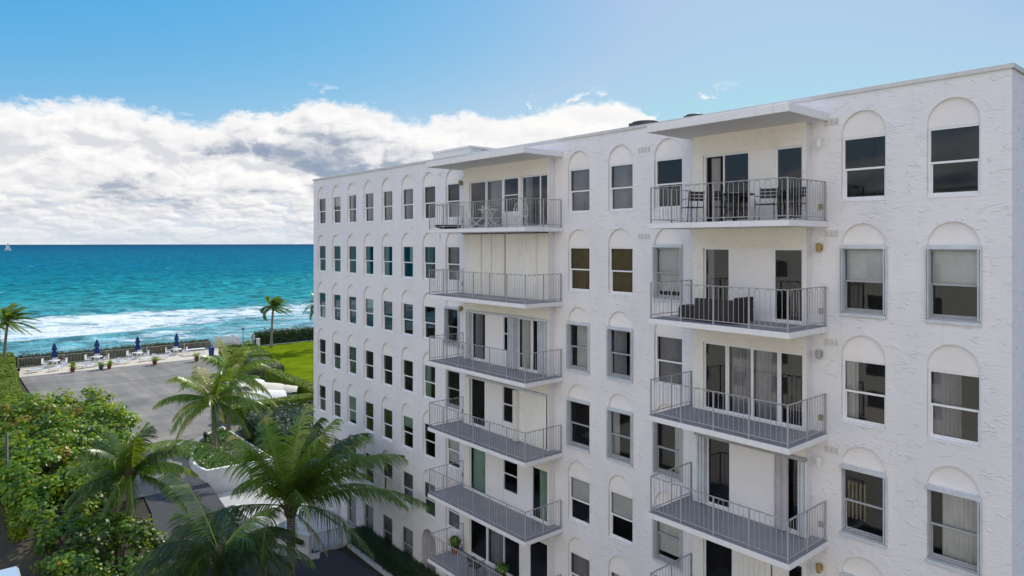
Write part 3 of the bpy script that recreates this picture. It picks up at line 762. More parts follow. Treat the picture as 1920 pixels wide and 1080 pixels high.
for i, c in enumerate(COLS):
    for r, s in enumerate(SILL):
        if (i, r) not in SPEC: SPEC[(i, r)] = ('', wr.choice(VAR))
        if (i, r) == ARCH_DOOR or (i in (11, 12) and r > 5): continue
        st, cu = SPEC.get((i, r), ('', None))
        gm = 'glass_green' if i < 7 and 1 <= r <= 5 else 'glass'
        window(c, s, st, cu, gm)
for s in SILL[:4]: window(ENDW[0], s, '', GREYF, 'glass', True)

# ---- fillings of the bay openings
def px(a): return a
def part(mb, name, m, parent=bld, **k): return mb.build(name, m, parent, **k)
def slider(a0, a1, z0, z1, curt=None, depth=0.05, fm='frame', gm='glass'):
    """one glazed sliding leaf"""
    b = MB(); x = BX + depth; f = 0.045
    b.box(x, x + 0.05, a0, a0 + f, z0, z1); b.box(x, x + 0.05, a1 - f, a1, z0, z1)
    b.box(x, x + 0.05, a0 + f, a1 - f, z1 - f, z1); b.box(x, x + 0.05, a0 + f, a1 - f, z0, z0 + 0.06)
    o = part(b, 'sliding_door', M[fm])
    b = MB(); b.poly([(x + 0.025, a0 + f, z1 - f), (x + 0.025, a1 - f, z1 - f), (x + 0.025, a1 - f, z0 + 0.06), (x + 0.025, a0 + f, z0 + 0.06)])
    part(b, 'pane', M[gm], o)
    if curt:
        kind, c0, c1 = curt
        b = MB(); pleats(b, c0, c1, z0 + 0.02, z1 - 0.05, x + 0.13)
        part(b, 'curtain', M[kind], o)
    return o
def infill(a0, a1, z0, z1, depth=0.03):
    b = MB(); b.box(BX + depth, BX + 0.13, a0, a1, z0, z1); part(b, 'infill_panel', M['plaster'])
def bay_window(a0, a1, z0, z1, head):
    infill(a0, a1, head, z0 - 0.002); 
    b = MB(); x = BX + 0.03; f = 0.04; zm = (z0 + z1) / 2
    b.box(x, x + 0.06, a0, a0 + f, z0, z1); b.box(x, x + 0.06, a1 - f, a1, z0, z1); b.box(x, x + 0.06, a0 + f, a1 - f, z0, z0 + f); b.box(x, x + 0.06, a0 + f, a1 - f, z1 - f, z1); b.box(x, x + 0.06, a0 + f, a1 - f, zm - 0.02, zm + 0.02)
    o = part(b, 'window', M['frame'])
    b = MB(); b.poly([(x + 0.03, a0 + f, z1 - f), (x + 0.03, a1 - f, z1 - f), (x + 0.03, a1 - f, z0 + f), (x + 0.03, a0 + f, z0 + f)])
    part(b, 'pane', M['glass'], o)
    return o
def fold(a0, a1, z0, z1, m='bluegrey', x0=-0.10, x1=0.06):
    b = MB(); n = max(3, int((a1 - a0) / 0.045))
    for i in range(n):
        y = a0 + (a1 - a0) * i / n; b.box(BX + x0 + (0.035 if i % 2 else 0), BX + x1, y, y + (a1 - a0) / n - 0.006, z0, z1)
    part(b, 'shutter', M[m])
def track(a0, a1, z0, z1, m='bluegrey'):
    b = MB(); b.box(BX - 0.10, BX + 0.03, a0, a1, z0, z1); part(b, 'shutter_track', M[m])
def ribbed(a0, a1, z0, z1, m='shutter_white', x=-0.02):
    b = MB(); pleats(b, a0, a1, z0, z1, BX + x, 0.022, 0.16); part(b, 'shutter', M[m])
def head(k): return open_z(k)
# right-hand bay (near the camera), floors from the top
z0, z1 = head(0)
slider(9.96, 10.78, z0, z1); slider(8.46, 9.20, z0, z1); infill(9.20, 9.96, z0, z1)
b = MB(); b.box(BX + 0.04, BX + 0.10, 11.33, 11.395, z0, z1); b.box(BX + 0.04, BX + 0.10, 10.78, 11.33, z1 - 0.05, z1); part(b, 'door_frame', M['frame'])
b = MB(); pleats(b, 11.02, 11.33, z0, z1 - 0.06, BX + 0.3); part(b, 'curtain', M['curtain_grey'])
z0, z1 = head(1)
slider(10.56, 11.39, z0, z1, ('curtain_grey', 11.15, 11.33)); slider(8.46, 9.27, z0, z1, None); infill(9.27, 10.56, z0, z1)
z0, z1 = head(2)
slider(10.66, 11.39, z0, z1); slider(9.90, 10.66, z0, z1, ('curtain_grey', 9.96, 10.58), 0.08); slider(9.12, 9.90, z0, z1, ('curtain_grey', 9.16, 9.85), 0.05); slider(8.46, 9.12, z0, z1, None, 0.08)
z0, z1 = head(3)
slider(10.54, 11.30, z0, z1); infill(9.05, 10.54, z0, z1); fold(11.31, 11.56, z0, z1 - 0.01); slider(8.55, 9.05, z0, z1); fold(8.41, 8.54, z0, z1 - 0.01)
track(8.34, 11.64, z1 + 0.003, z1 + 0.09, 'steel'); ribbed(8.80, 9.20, z0, z1, 'curtain_grey', -0.06)
z0, z1 = head(4)
slider(10.46, 11.39, z0, z1); infill(10.2, 10.46, z0, z1); ribbed(9.3, 10.2, z0, z1); infill(8.9, 9.3, z0, z1); slider(8.46, 8.9, z0, z1)
z0, z1 = head(5)
slider(10.46, 11.39, z0, z1); infill(9.2, 10.46, z0, z1); slider(8.46, 9.2, z0, z1)
# left-hand bay
z0, z1 = head(0)
slider(21.55, 22.60, z0, z1); slider(20.52, 21.55, z0, z1, ('curtain_grey', 20.58, 21.45), 0.08)
bay_window(19.52, 20.42, FLOOR[0] + 0.62, z1, z0); infill(20.42, 20.52, z0, z1); infill(19.40, 19.52, z0, z1)
slider(18.36, 19.40, z0, z1, ('curtain_grey', 18.95, 19.34), 0.08); slider(17.93, 18.36, z0, z1)
z0, z1 = FLOOR[1] + 0.035, FLOOR[0] - 0.20
for q0, q1 in ((17.86, 18.42), (18.44, 20.28), (20.30, 21.08), (21.10, 21.75), (21.77, 22.98)): ribbed(q0, q1, z0, z1)
for q in (18.43, 20.29, 21.09, 21.76):
    b = MB(); b.box(BX - 0.075, BX - 0.02, q - 0.02, q + 0.02, z0, z1); part(b, 'shutter_post', M['shutter_white'])
track(17.85, 22.99, z1 + 0.003, z1 + 0.05, 'darkgrey')
z0, z1 = head(2)
fold(22.50, 22.74, z0, z1 - 0.01); slider(21.57, 22.49, z0, z1, ('curtain_grey', 21.9, 22.4)); infill(20.46, 21.57, z0, z1); bay_window(19.95, 20.44, FLOOR[2] + 0.60, z1, z0)
fold(19.58, 19.94, z0, z1 - 0.01, 'bluegrey', -0.22); slider(18.82, 19.57, z0, z1, ('curtain', 18.86, 19.5)); slider(18.36, 18.82, z0, z1, None, 0.08); fold(17.93, 18.35, z0, z1 - 0.01)
track(17.86, 22.78, z1 + 0.003, z1 + 0.08)
z0, z1 = head(3)
slider(21.60, 22.55, z0, z1, None); infill(20.50, 21.60, z0, z1); bay_window(19.60, 20.48, FLOOR[3] + 0.55, z1, z0); fold(19.42, 19.60, z0, z1 - 0.01, 'shutter_white', -0.22)
ribbed(17.95, 19.42, z0, z1); track(17.86, 22.74, z1 + 0.003, z1 + 0.08)
z0, z1 = head(4)
slider(21.55, 22.61, z0, z1, ('curtain', 21.62, 22.5), gm='glass_green'); infill(20.46, 21.55, z0, z1); bay_window(19.57, 20.44, FLOOR[4] + 0.60, z1, z0); infill(18.80, 19.57, z0, z1); slider(17.93, 18.80, z0, z1, ('curtain', 18.0, 18.5), gm='glass_green')
z0, z1 = head(5)
slider(21.50, 22.61, z0, z1); slider(20.45, 21.50, z0, z1, ('curtain_grey', 20.5, 21.4), 0.08); slider(19.48, 20.45, z0, z1); infill(18.95, 19.48, z0, z1); slider(17.93, 18.95, z0, z1)

# ---- balconies
def railing(mb, pts, zf):
    H = 1.0
    for si in range(len(pts) - 1):
        p, q = Vector((*pts[si], 0)), Vector((*pts[si + 1], 0)); d = q - p; L = d.length; d.normalize()
        nrm = Vector((-d.y, d.x, 0))
        n = max(1, round(L / 1.03)); pl = L / n
        def at(u, z): v = p + d * u; return (v.x, v.y, zf + z)
        mb.obox(((p + q) / 2)[:2], d[:2], nrm[:2], L / 2 + 0.012, 0.021, zf + H - 0.018, zf + H)
        mb.obox(((p + q) / 2)[:2], d[:2], nrm[:2], L / 2, 0.012, zf + 0.085, zf + 0.105)
        for k in range(n + 1):
            if k == n and si < len(pts) - 2: continue
            c = p + d * (k * pl); mb.obox(c[:2], d[:2], nrm[:2], 0.017, 0.017, zf + 0.002, zf + H - 0.019)
        for k in range(n):
            g = pl / 7
            for j in (1, 3, 5):
                u0, u1 = k * pl + j * g, k * pl + (j + 1) * g; r = g / 2; zc = H - 0.022 - r
                path = [at(u0, 0.10), at(u0, zc)] + [at((u0 + u1) / 2 - r * math.cos(math.pi * m / 6), zc + r * math.sin(math.pi * m / 6)) for m in range(1, 6)] + [at(u1, zc), at(u1, 0.10)]
                mb.tube(path, 0.0078, 4, False)
for (a0, a1, xf, ks) in ((7.93, 12.04, 15.20, range(6)), (17.41, 23.40, 15.38, range(6))):
    for k in ks:
        zf = FLOOR[k]
        b = MB(); b.box(xf, FX - 0.004, a0, a1, zf - 0.15, zf - 0.004)
        o = part(b, 'balcony', M['trim'], bevel=0.008)
        b = MB(); b.box(xf + 0.006, FX - 0.008, a0 + 0.006, a1 - 0.006, zf - 0.003, zf + 0.003)
        part(b, 'balcony_floor', M['floor'], o)
        b = MB(); e = 0.06
        railing(b, [(FX - 0.05, a1 - e), (xf + e, a1 - e), (xf + e, a0 + e), (FX - 0.05, a0 + e)], zf)
        part(b, 'railing', M['rail'], o)
# ---- small fittings on the wall
def lamp(a, z, m):
    b = MB(); b.box(FX - 0.02, FX - 0.002, a - 0.06, a + 0.06, z - 0.07, z + 0.07)
    b.lathe((FX - 0.11, a, z - 0.12), [(0.055, 0.0), (0.075, 0.2), (0.03, 0.23)], 10); b.box(FX - 0.11, FX - 0.02, a - 0.015, a + 0.015, z + 0.03, z + 0.06)
    part(b, 'wall_lamp', M[m])
for k, m in enumerate(('frame', 'brass', 'steel', 'frame', 'brass')): lamp(8.13, FLOOR[k] + 1.98, m)
lamp(23.5, FLOOR[0] + 2.0, 'brass'); lamp(23.5, FLOOR[2] + 2.0, 'brass')
for k in range(5):
    b = MB(); b.box(FX - 0.05, FX - 0.002, 8.06, 8.16, FLOOR[k] + 0.30, FLOOR[k] + 0.44); part(b, 'socket_box', M['brass' if k % 2 == 0 else 'steel'])
    b = MB(); b.box(FX - 0.05, FX - 0.002, 23.35, 23.45, FLOOR[k] + 0.28, FLOOR[k] + 0.44); part(b, 'socket_box', M['darkgrey'])
def vent(a, z, n=3):
    b = MB()
    for i in range(n):
        y = a - i * 0.125; b.box(FX - 0.012, FX - 0.002, y - 0.045, y + 0.045, z - 0.08, z + 0.08)
        for q in range(4): b.box(FX - 0.018, FX - 0.013, y - 0.04, y + 0.04, z - 0.065 + q * 0.036, z - 0.05 + q * 0.036)
    part(b, 'vent', M['coping'])
for k in range(4): vent(7.98, SILL[k] + 1.83 + (0.16 if k == 0 else 0.1))
for k in range(2): vent(13.95, SILL[k] + 1.9, 4)
for k in range(3): vent(25.15, SILL[k] + 1.98, 1)
# ---- condensers on the roof
def condenser(x, a, w, h, z, label):
    t_ = thing('air_conditioner', label, 'air conditioner', (x, a, 3.24), 'air conditioners on the flat roof')
    b = MB(); b.box(x - w / 2, x + w / 2, a - w / 2, a + w / 2, 3.26, z - 0.1)
    for k in range(9):
        q = a - w / 2 + w * (k + 0.5) / 9; b.box(x - w / 2 - 0.02, x - w / 2 - 0.001, q - 0.012, q + 0.012, 3.3, z - 0.12)
    b.build('cabinet', M['darkgrey'], t_)
    b = MB(); b.lathe((x, a, z - 0.1), [(w * 0.58, 0.0), (w * 0.57, 0.03), (w * 0.40, 0.055), (w * 0.1, 0.06)], 20); b.build('fan_cover', M['darkgrey'], t_, smooth=True)
condenser(18.5, 14.75, 0.80, 0.9, 4.16, 'dark grey condenser with slatted side showing above the parapet')
condenser(19.4, 14.55, 0.8, 0.8, 3.98, 'low dark condenser beside the slatted one on the roof')
condenser(18.6, 12.85, 0.50, 0.9, 4.15, 'dark condenser just above the near canopy on the roof')
condenser(19.6, 24.55, 0.8, 0.9, 4.28, 'dark condenser in front of the white stair bulkhead')

# ---- furniture on the balconies
def metal_chair(x, a, zf, rz, label, m='black'):
    t_ = thing('balcony_chair', label, 'chair', (x, a, zf), 'chairs on the balconies', rz)
    o = (0, 0, 0)
    b = MB(); b.box(-0.23, 0.23, -0.22, 0.22, 0.42, 0.445); b.build('seat', M[m], t_, off=o, bevel=0.01)
    b = MB(); 
    for q in range(3): b.box(-0.20, 0.20, 0.215 + 0.02 * q, 0.235 + 0.02 * q, 0.60 + q * 0.09, 0.675 + q * 0.09)
    for s in (-1, 1): b.tube([(s * 0.22, 0.20, 0.43), (s * 0.22, 0.27, 0.88)], 0.013, 5)
    b.build('backrest', M[m], t_, off=o)
    for s in (-1, 1):
        b = MB(); b.tube([(s * 0.24, 0.20, 0.0), (s * 0.22, 0.20, 0.43)], 0.013, 5); b.build('leg', M[m], t_, off=o)
        b = MB(); b.tube([(s * 0.24, -0.24, 0.0), (s * 0.23, -0.20, 0.43)], 0.013, 5); b.build('leg', M[m], t_, off=o)
        b = MB(); b.tube([(s * 0.23, -0.20, 0.43), (s * 0.25, -0.20, 0.64), (s * 0.25, 0.22, 0.66)], 0.013, 5); b.build('armrest', M[m], t_, off=o)
f0 = FLOOR[0]
metal_chair(16.1, 11.2, f0 + 0.003, R(150), 'black metal armchair beside the window end of the top near balcony')
metal_chair(16.2, 9.05, f0 + 0.003, R(-75), 'black metal armchair right of the dark table on the top near balcony')
metal_chair(16.4, 8.45, f0 + 0.003, R(-100), 'black metal armchair by the wall lamp end of the top near balcony')
metal_chair(16.45, 10.45, f0 + 0.003, R(80), 'black metal armchair between dark table and open door, top near balcony')
t_ = thing('balcony_table', 'round dark table with a white tray on the top near balcony', 'table', (16.0, 9.85, f0 + 0.003))
b = MB(); b.lathe((16.0, 9.85, f0 + 0.70), [(0.52, 0.0), (0.54, 0.015), (0.52, 0.03)], 28); b.build('tabletop', M['black'], t_)
for k in range(4):
    an = k * math.pi / 2 + 0.6; b = MB(); b.tube([(16.0 + 0.1 * math.cos(an), 9.85 + 0.1 * math.sin(an), f0 + 0.70), (16.0 + 0.16 * math.cos(an), 9.85 + 0.16 * math.sin(an), f0 + 0.3), (16.0 + 0.4 * math.cos(an), 9.85 + 0.4 * math.sin(an), f0 + 0.01)], 0.018, 5); b.build('leg', M['black'], t_)
b = MB(); b.lathe((15.95, 9.8, f0 + 0.735), [(0.10, 0.0), (0.15, 0.02), (0.14, 0.025)], 16); tag(b.build('tray', M['whiteplastic']), 'small white tray lying on the dark balcony table', 'tray')
# sectional on the second floor
f1 = FLOOR[1]
t_ = thing('wicker_sofa', 'dark wicker corner sofa with footstool on the second highest near balcony', 'sofa', (15.9, 10.4, f1))
b = MB(); b.box(15.6, 16.15, 10.78, 11.32, f1 + 0.04, f1 + 0.33); b.box(15.61, 16.14, 10.79, 11.31, f1 + 0.332, f1 + 0.39); b.build('footstool', M['wicker'], t_, bevel=0.02)
b = MB(); b.box(15.64, 16.45, 9.55, 10.76, f1 + 0.04, f1 + 0.34); b.build('seat', M['wicker'], t_, bevel=0.02)
b = MB(); b.box(15.56, 15.68, 9.55, 10.76, f1 + 0.05, f1 + 0.62); b.box(15.69, 16.45, 9.55, 9.67, f1 + 0.345, f1 + 0.68); b.build('backrest', M['wicker'], t_, bevel=0.02)
for q in (9.69, 10.23):
    b = MB(); b.box(15.70, 16.42, q, q + 0.51, f1 + 0.345, f1 + 0.45); b.build('cushion', M['darkgrey'], t_, bevel=0.03)
# white wire set on the far top balcony
def wire_chair(x, a, zf, rz, label):
    t_ = thing('wire_chair', label, 'chair', (x, a, zf), 'white wire chairs on the far top balcony', rz)
    o = (0, 0, 0); b = MB()
    for k in range(7):
        q = -0.24 + 0.08 * k; b.tube([(q, -0.24, 0.42), (q, 0.22, 0.40)], 0.008, 4)
    b.tube([(-0.25, -0.25, 0.42), (0.25, -0.25, 0.42), (0.25, 0.23, 0.40), (-0.25, 0.23, 0.40), (-0.25, -0.25, 0.42)], 0.011, 4); b.build('seat', M['whiteplastic'], t_, off=o)
    b = MB()
    for k in range(7):
        q = -0.22 + 0.073 * k; b.tube([(q, 0.23, 0.42), (q * 1.1, 0.31, 0.70), (q * 0.9, 0.36, 0.86)], 0.008, 4)
    b.tube([(-0.25, 0.23, 0.40), (-0.26, 0.31, 0.7), (-0.18, 0.36, 0.88), (0.18, 0.36, 0.88), (0.26, 0.31, 0.7), (0.25, 0.23, 0.40)], 0.012, 4)
    b.tube([(-0.26, 0.3, 0.68), (0.26, 0.3, 0.68)], 0.008, 4); b.build('backrest', M['whiteplastic'], t_, off=o)
    for s in (-1, 1):
        b = MB(); b.tube([(s * 0.24, -0.24, 0.42), (s * 0.2, 0.0, 0.2), (s * 0.25, 0.26, 0.0)], 0.012, 4); b.build('leg', M['whiteplastic'], t_, off=o)
        b = MB(); b.tube([(s * 0.24, 0.22, 0.40), (s * 0.2, 0.0, 0.2), (s * 0.25, -0.28, 0.0)], 0.012, 4); b.build('leg', M['whiteplastic'], t_, off=o)
wire_chair(16.1, 21.1, f0 + 0.003, R(60), 'white wire chair left of the small wire table, far top balcony')
wire_chair(16.2, 18.55, f0 + 0.003, R(-40), 'white wire chair at the near end of the far top balcony')
wire_chair(16.5, 20.6, f0 + 0.003, R(10), 'white wire chair behind the small wire table, far top balcony')
t_ = thing('wire_table', 'small white wire table between chairs on the far top balcony', 'table', (15.95, 20.1, f0 + 0.003))
b = MB(); b.lathe((15.95, 20.1, f0 + 0.69), [(0.40, 0.0), (0.41, 0.012), (0.40, 0.024)], 24); b.build('tabletop', M['whiteplastic'], t_)
for k in range(4):
    an = k * math.pi / 2 + 0.3; b = MB(); b.tube([(15.95 + 0.32 * math.cos(an), 20.1 + 0.32 * math.sin(an), f0 + 0.68), (15.95 + 0.08 * math.cos(an), 20.1 + 0.08 * math.sin(an), f0 + 0.35), (15.95 + 0.34 * math.cos(an), 20.1 + 0.34 * math.sin(an), f0 + 0.01)], 0.012, 4); b.build('leg', M['whiteplastic'], t_)
t_ = thing('fire_bowl', 'low dark round bowl on the floor of the far top balcony', 'bowl', (15.95, 22.75, f0 + 0.003))
b = MB(); b.lathe((15.95, 22.75, f0 + 0.004), [(0.2, 0.0), (0.5, 0.07), (0.56, 0.15), (0.54, 0.17), (0.46, 0.11), (0.1, 0.08)], 24); b.build('bowl', M['black'], t_, smooth=True)
# ------------------------------------------------------------------ vegetation
RNG = np.random.RandomState(11)
rnd = random.Random(3)
WIND = Vector((0.762, -0.648, 0.0))                    # towards the right of the view
def frond(name, mats, parent, base, az, elev, L, droop, wind=0.0, nl=48, leaf=0.75, w=0.05, tint=0.35, hang=0.45, rr=0.03, into=None):
    mb = into or MB(); n = 22
    p = Vector(base); d = Vector((math.cos(az) * math.cos(elev), math.sin(az) * math.cos(elev), math.sin(elev)))
    P, D = [p.copy()], [d.copy()]
    for i in range(n):
        t = (i + 1) / n
        d = (d + Vector((0, 0, -1)) * droop * (0.25 + t) / n + WIND * wind * t / n * 1.6).normalized()
        p = p + d * (L / n); P.append(p.copy()); D.append(d.copy())
    mb.tv = min(1, tint + 0.28); mb.cur = 0
    mb.tube(P[::2] + ([P[-1]] if n % 2 else []), [rr * (1 - 0.85 * k / 11) for k in range(len(P[::2]))], 4, False)
    twist = rnd.uniform(-0.5, 0.5); tilt = rnd.uniform(0.05, 0.25); dry = rnd.random() < 0.5; ph = rnd.uniform(0, 6)
    for side in (-1, 1):
        for k in range(nl):
            t = 0.13 + 0.87 * (k + rnd.uniform(-0.3, 0.3)) / nl
            if rnd.random() < 0.015: continue
            f = min(max(t, 0), 0.999) * n; i = int(f); q = P[i].lerp(P[i + 1], f - i); dd = D[i].lerp(D[i + 1], f - i).normalized()
            s = dd.cross(Vector((0, 0, 1)))
            if s.length < 0.05: s = Vector((-math.sin(az), math.cos(az), 0))
            s.normalize(); up = s.cross(dd).normalized()
            s = s * math.cos(twist) + up * math.sin(twist) * side * 0.6
            prof = (0.45 + 0.55 * math.sin(min(1, t * 1.9) * math.pi / 2)) * (1 - 0.62 * max(0, (t - 0.55) / 0.45) ** 1.6)
            ll = leaf * prof * rnd.uniform(0.72, 1.14)
            a = R(32) + R(34) * t + rnd.uniform(-0.08, 0.08)
            v = (s * side * math.cos(a) + dd * math.sin(a) + up * (tilt + rnd.uniform(-0.04, 0.04)) - Vector((0, 0, 0.45 * max(0, hang - 0.5)))).normalized()
            h = hang * (1 + 0.22 * math.sin(k * 0.55 + ph) + 0.18 * math.sin(k * 0.21 + 2 * ph)) * rnd.uniform(0.8, 1.2)
            mb.tv = max(0, min(1, tint + rnd.uniform(-0.07, 0.07) + (0.3 if t > 0.9 and dry else 0)))
            ww = w * rnd.uniform(0.8, 1.2); pts = []; c = q.copy(); segs = 3
            for j in range(segs + 1):
                wj = ww * (0.7, 1.0, 0.75, 0.12)[j]
                pts.append((mb.vert(c - dd * wj / 2), mb.vert(c + dd * wj / 2)))
                v = (v + Vector((0, 0, -1)) * h * 0.42 + WIND * wind * 0.16).normalized()
                c = c + v * (ll / segs)
            for j in range(segs): mb.face((pts[j][0], pts[j][1], pts[j + 1][1], pts[j + 1][0]))
    if into is None: return mb.build(name, mats, parent)
def palm(label, base, height, lean, nf, L, seed, wind=0.0, leaf=0.75, group=None, nl=48, w=0.05, tr=(0.17, 0.13), tint=0.35, split=True, special=(), hang=0.45, yellow=0.12, lows=-0.35, cat='palm tree', dead=0, top_el=R(82), spread=0.16, skip=None):
    rnd.seed(seed)
    t_ = thing('palm_tree', label, cat, base, group)
    top = Vector(base) + Vector((lean[0], lean[1], height))
    b = MB(); path = []; rad = []
    for i in range(11):
        t = i / 10; path.append((base[0] + lean[0] * t * t, base[1] + lean[1] * t * t, base[2] - 0.1 + (height + 0.1) * t))
        rad.append(tr[0] * (1.35 - 0.5 * min(1, t * 5)) if t < 0.2 else tr[0] * 0.85 + (tr[1] - tr[0] * 0.85) * t)
    b.tube(path, rad, 12); b.build('trunk', M['trunk'], t_, smooth=True)
    for k in range(dead):                                 # brown fronds hanging against the trunk
        frond('dead_frond', M['frond'], t_, top - Vector((0, 0, 0.1)), rnd.uniform(0, 6.28), R(-40), L * 0.5, 1.2, 0.0, nl // 2, leaf * 0.7, w, 0.95, 1.2, 0.028)
    b = MB()                                              # fibrous heart with old leaf bases
    b.tube([top - Vector((0, 0, 0.45)), top - Vector((0, 0, 0.1)), top + Vector((0, 0, 0.25)), top + Vector((0, 0, 0.55))], [tr[1], tr[1] * 1.75, tr[1] * 1.35, 0.03], 10)
    for k in range(9):
        an = k * 2.4; b.tube([top + Vector((math.cos(an) * 0.12, math.sin(an) * 0.12, -0.35)), top + Vector((math.cos(an) * 0.3, math.sin(an) * 0.3, 0.05)), top + Vector((math.cos(an) * 0.55, math.sin(an) * 0.55, 0.3))], [0.06, 0.045, 0.03], 5)
    b.build('crown_heart', M['twig'], t_)
    one = None if split else MB()
    for k in range(nf):
        t = (k + 0.5) / nf; az = k * 2.39996 + rnd.uniform(-0.25, 0.25)
        el = top_el - (top_el - lows) * (t ** 0.85) + rnd.uniform(-0.1, 0.1)
        if skip and math.cos(az - skip[0]) > skip[1] and el < skip[2]: continue
        ln = L * (0.72 + 0.28 * min(1, t * 2.2)) * rnd.uniform(0.9, 1.08)
        ti = tint + rnd.uniform(-spread, spread * 1.5) + (0.25 if rnd.random() < yellow else 0) + (0.2 if t < 0.12 else 0)
        frond('frond', M['frond'], t_, top + Vector((0, 0, 0.1)), az, el, ln, 1.15 + 0.75 * t + rnd.uniform(-0.35, 0.45), wind, nl, leaf, w, ti, hang, 0.032, one)
    for (az, el, ln, dr, ti) in special:  # brighter tints here put sunlight into the leaf colour
        frond('frond', M['frond'], t_, top + Vector((0, 0, 0.1)), az, el, ln, dr, wind, nl, leaf, w, ti, hang, 0.034, one)
    if one: one.build('crown', M['frond'], t_)
    return t_
ca = math.atan2(-0.648, 0.762)                            # heading towards the right of the view
fw = math.atan2(0.762, 0.648)                             # heading away from the camera
palm('large coconut palm in front of the white gate beside the building', (12.55, 30.4, GZ), 3.35, (0.05, 0.15), 25, 5.5, 21, 0.34, 1.15, None, 92, 0.050, (0.21, 0.18), 0.24, True,
     [(ca + R(184), R(50), 7.4, 1.8, 0.56), (ca + R(206), R(18), 6.4, 1.7, 0.16), (ca - R(6), R(26), 6.9, 1.35, 0.33), (ca + R(14), R(45), 6.4, 1.6, 0.42), (ca + R(30), R(58), 4.6, 1.2, 0.58), (fw + R(10), R(78), 4.6, 0.9, 0.66), (ca + R(60), R(68), 4.4, 1.0, 0.64), (ca + R(170), R(60), 4.4, 1.5, 0.55)], 0.95, 0.14, 0.36, dead=2, skip=(ca + math.pi, 0.45, R(58)))
palm('coconut palm growing among the sea grapes left of the driveway', (7.8, 40.1, -15.3), 3.25, (0.1, -0.1), 22, 3.5, 5, 0.18, 0.9, None, 76, 0.048, (0.17, 0.14), 0.20, True,
     [(ca + R(175), R(40), 3.6, 2.0, 0.45), (ca + R(5), R(45), 3.6, 1.9, 0.30)], 1.05, dead=1)
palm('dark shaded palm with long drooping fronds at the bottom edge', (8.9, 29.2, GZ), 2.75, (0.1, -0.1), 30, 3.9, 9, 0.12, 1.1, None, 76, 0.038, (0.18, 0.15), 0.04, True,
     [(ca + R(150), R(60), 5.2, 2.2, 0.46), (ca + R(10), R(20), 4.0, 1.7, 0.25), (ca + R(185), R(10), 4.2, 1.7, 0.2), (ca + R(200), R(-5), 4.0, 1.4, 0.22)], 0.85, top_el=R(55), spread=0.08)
palm('coconut palm standing in the curved white planter', (14.4, 47.7, -14.15), 3.5, (0.0, 0.05), 19, 3.7, 14, 0.12, 0.95, None, 66, 0.056, (0.20, 0.16), 0.40, True,
     [(ca + R(178), R(20), 4.4, 1.5, 0.62), (ca + R(165), R(45), 4.2, 1.8, 0.72), (ca, R(25), 4.4, 1.6, 0.70)], 0.95, 0.35, dead=1)
palm('leaning palm right behind the planter palm with yellowish fronds', (16.9, 52.6, -14.3), 4.2, (0.3, 0.2), 18, 3.7, 33, 0.2, 0.9, None, 60, 0.075, (0.18, 0.14), 0.48, True, (), 0.9, 0.4)
palm('wind-blown palm alone on the lawn before the surf', (35.7, 93.3, DZ), 5.5, (0.25, -0.1), 24, 2.8, 41, 3.2, 0.85, 'wind blown beach palms', 40, 0.10, (0.20, 0.13), 0.33, False, ((ca + R(180), R(12), 2.3, 1.5, 0.3),), 0.35, 0.1, -0.25)
palm('wind-blown palm at the left edge behind the clipped hedge', (6.3, 97.2, DZ), 5.4, (0.35, -0.2), 26, 3.4, 47, 2.6, 0.9, 'wind blown beach palms', 40, 0.10, (0.20, 0.13), 0.38, False, ((ca, R(10), 3.2, 1.3, 0.6), (ca + R(5), R(-8), 3.0, 1.0, 0.7)), 0.4, 0.2, -0.3)
palm('palm mostly hidden behind the far corner of the building', (41.5, 89.2, DZ), 5.6, (-0.2, 0.0), 22, 3.2, 53, 0.9, 0.85, 'wind blown beach palms', 36, 0.10, (0.20, 0.13), 0.33, False, ((ca + R(180), R(5), 3.0, 1.2, 0.3),), 0.4, 0.1, -0.3)

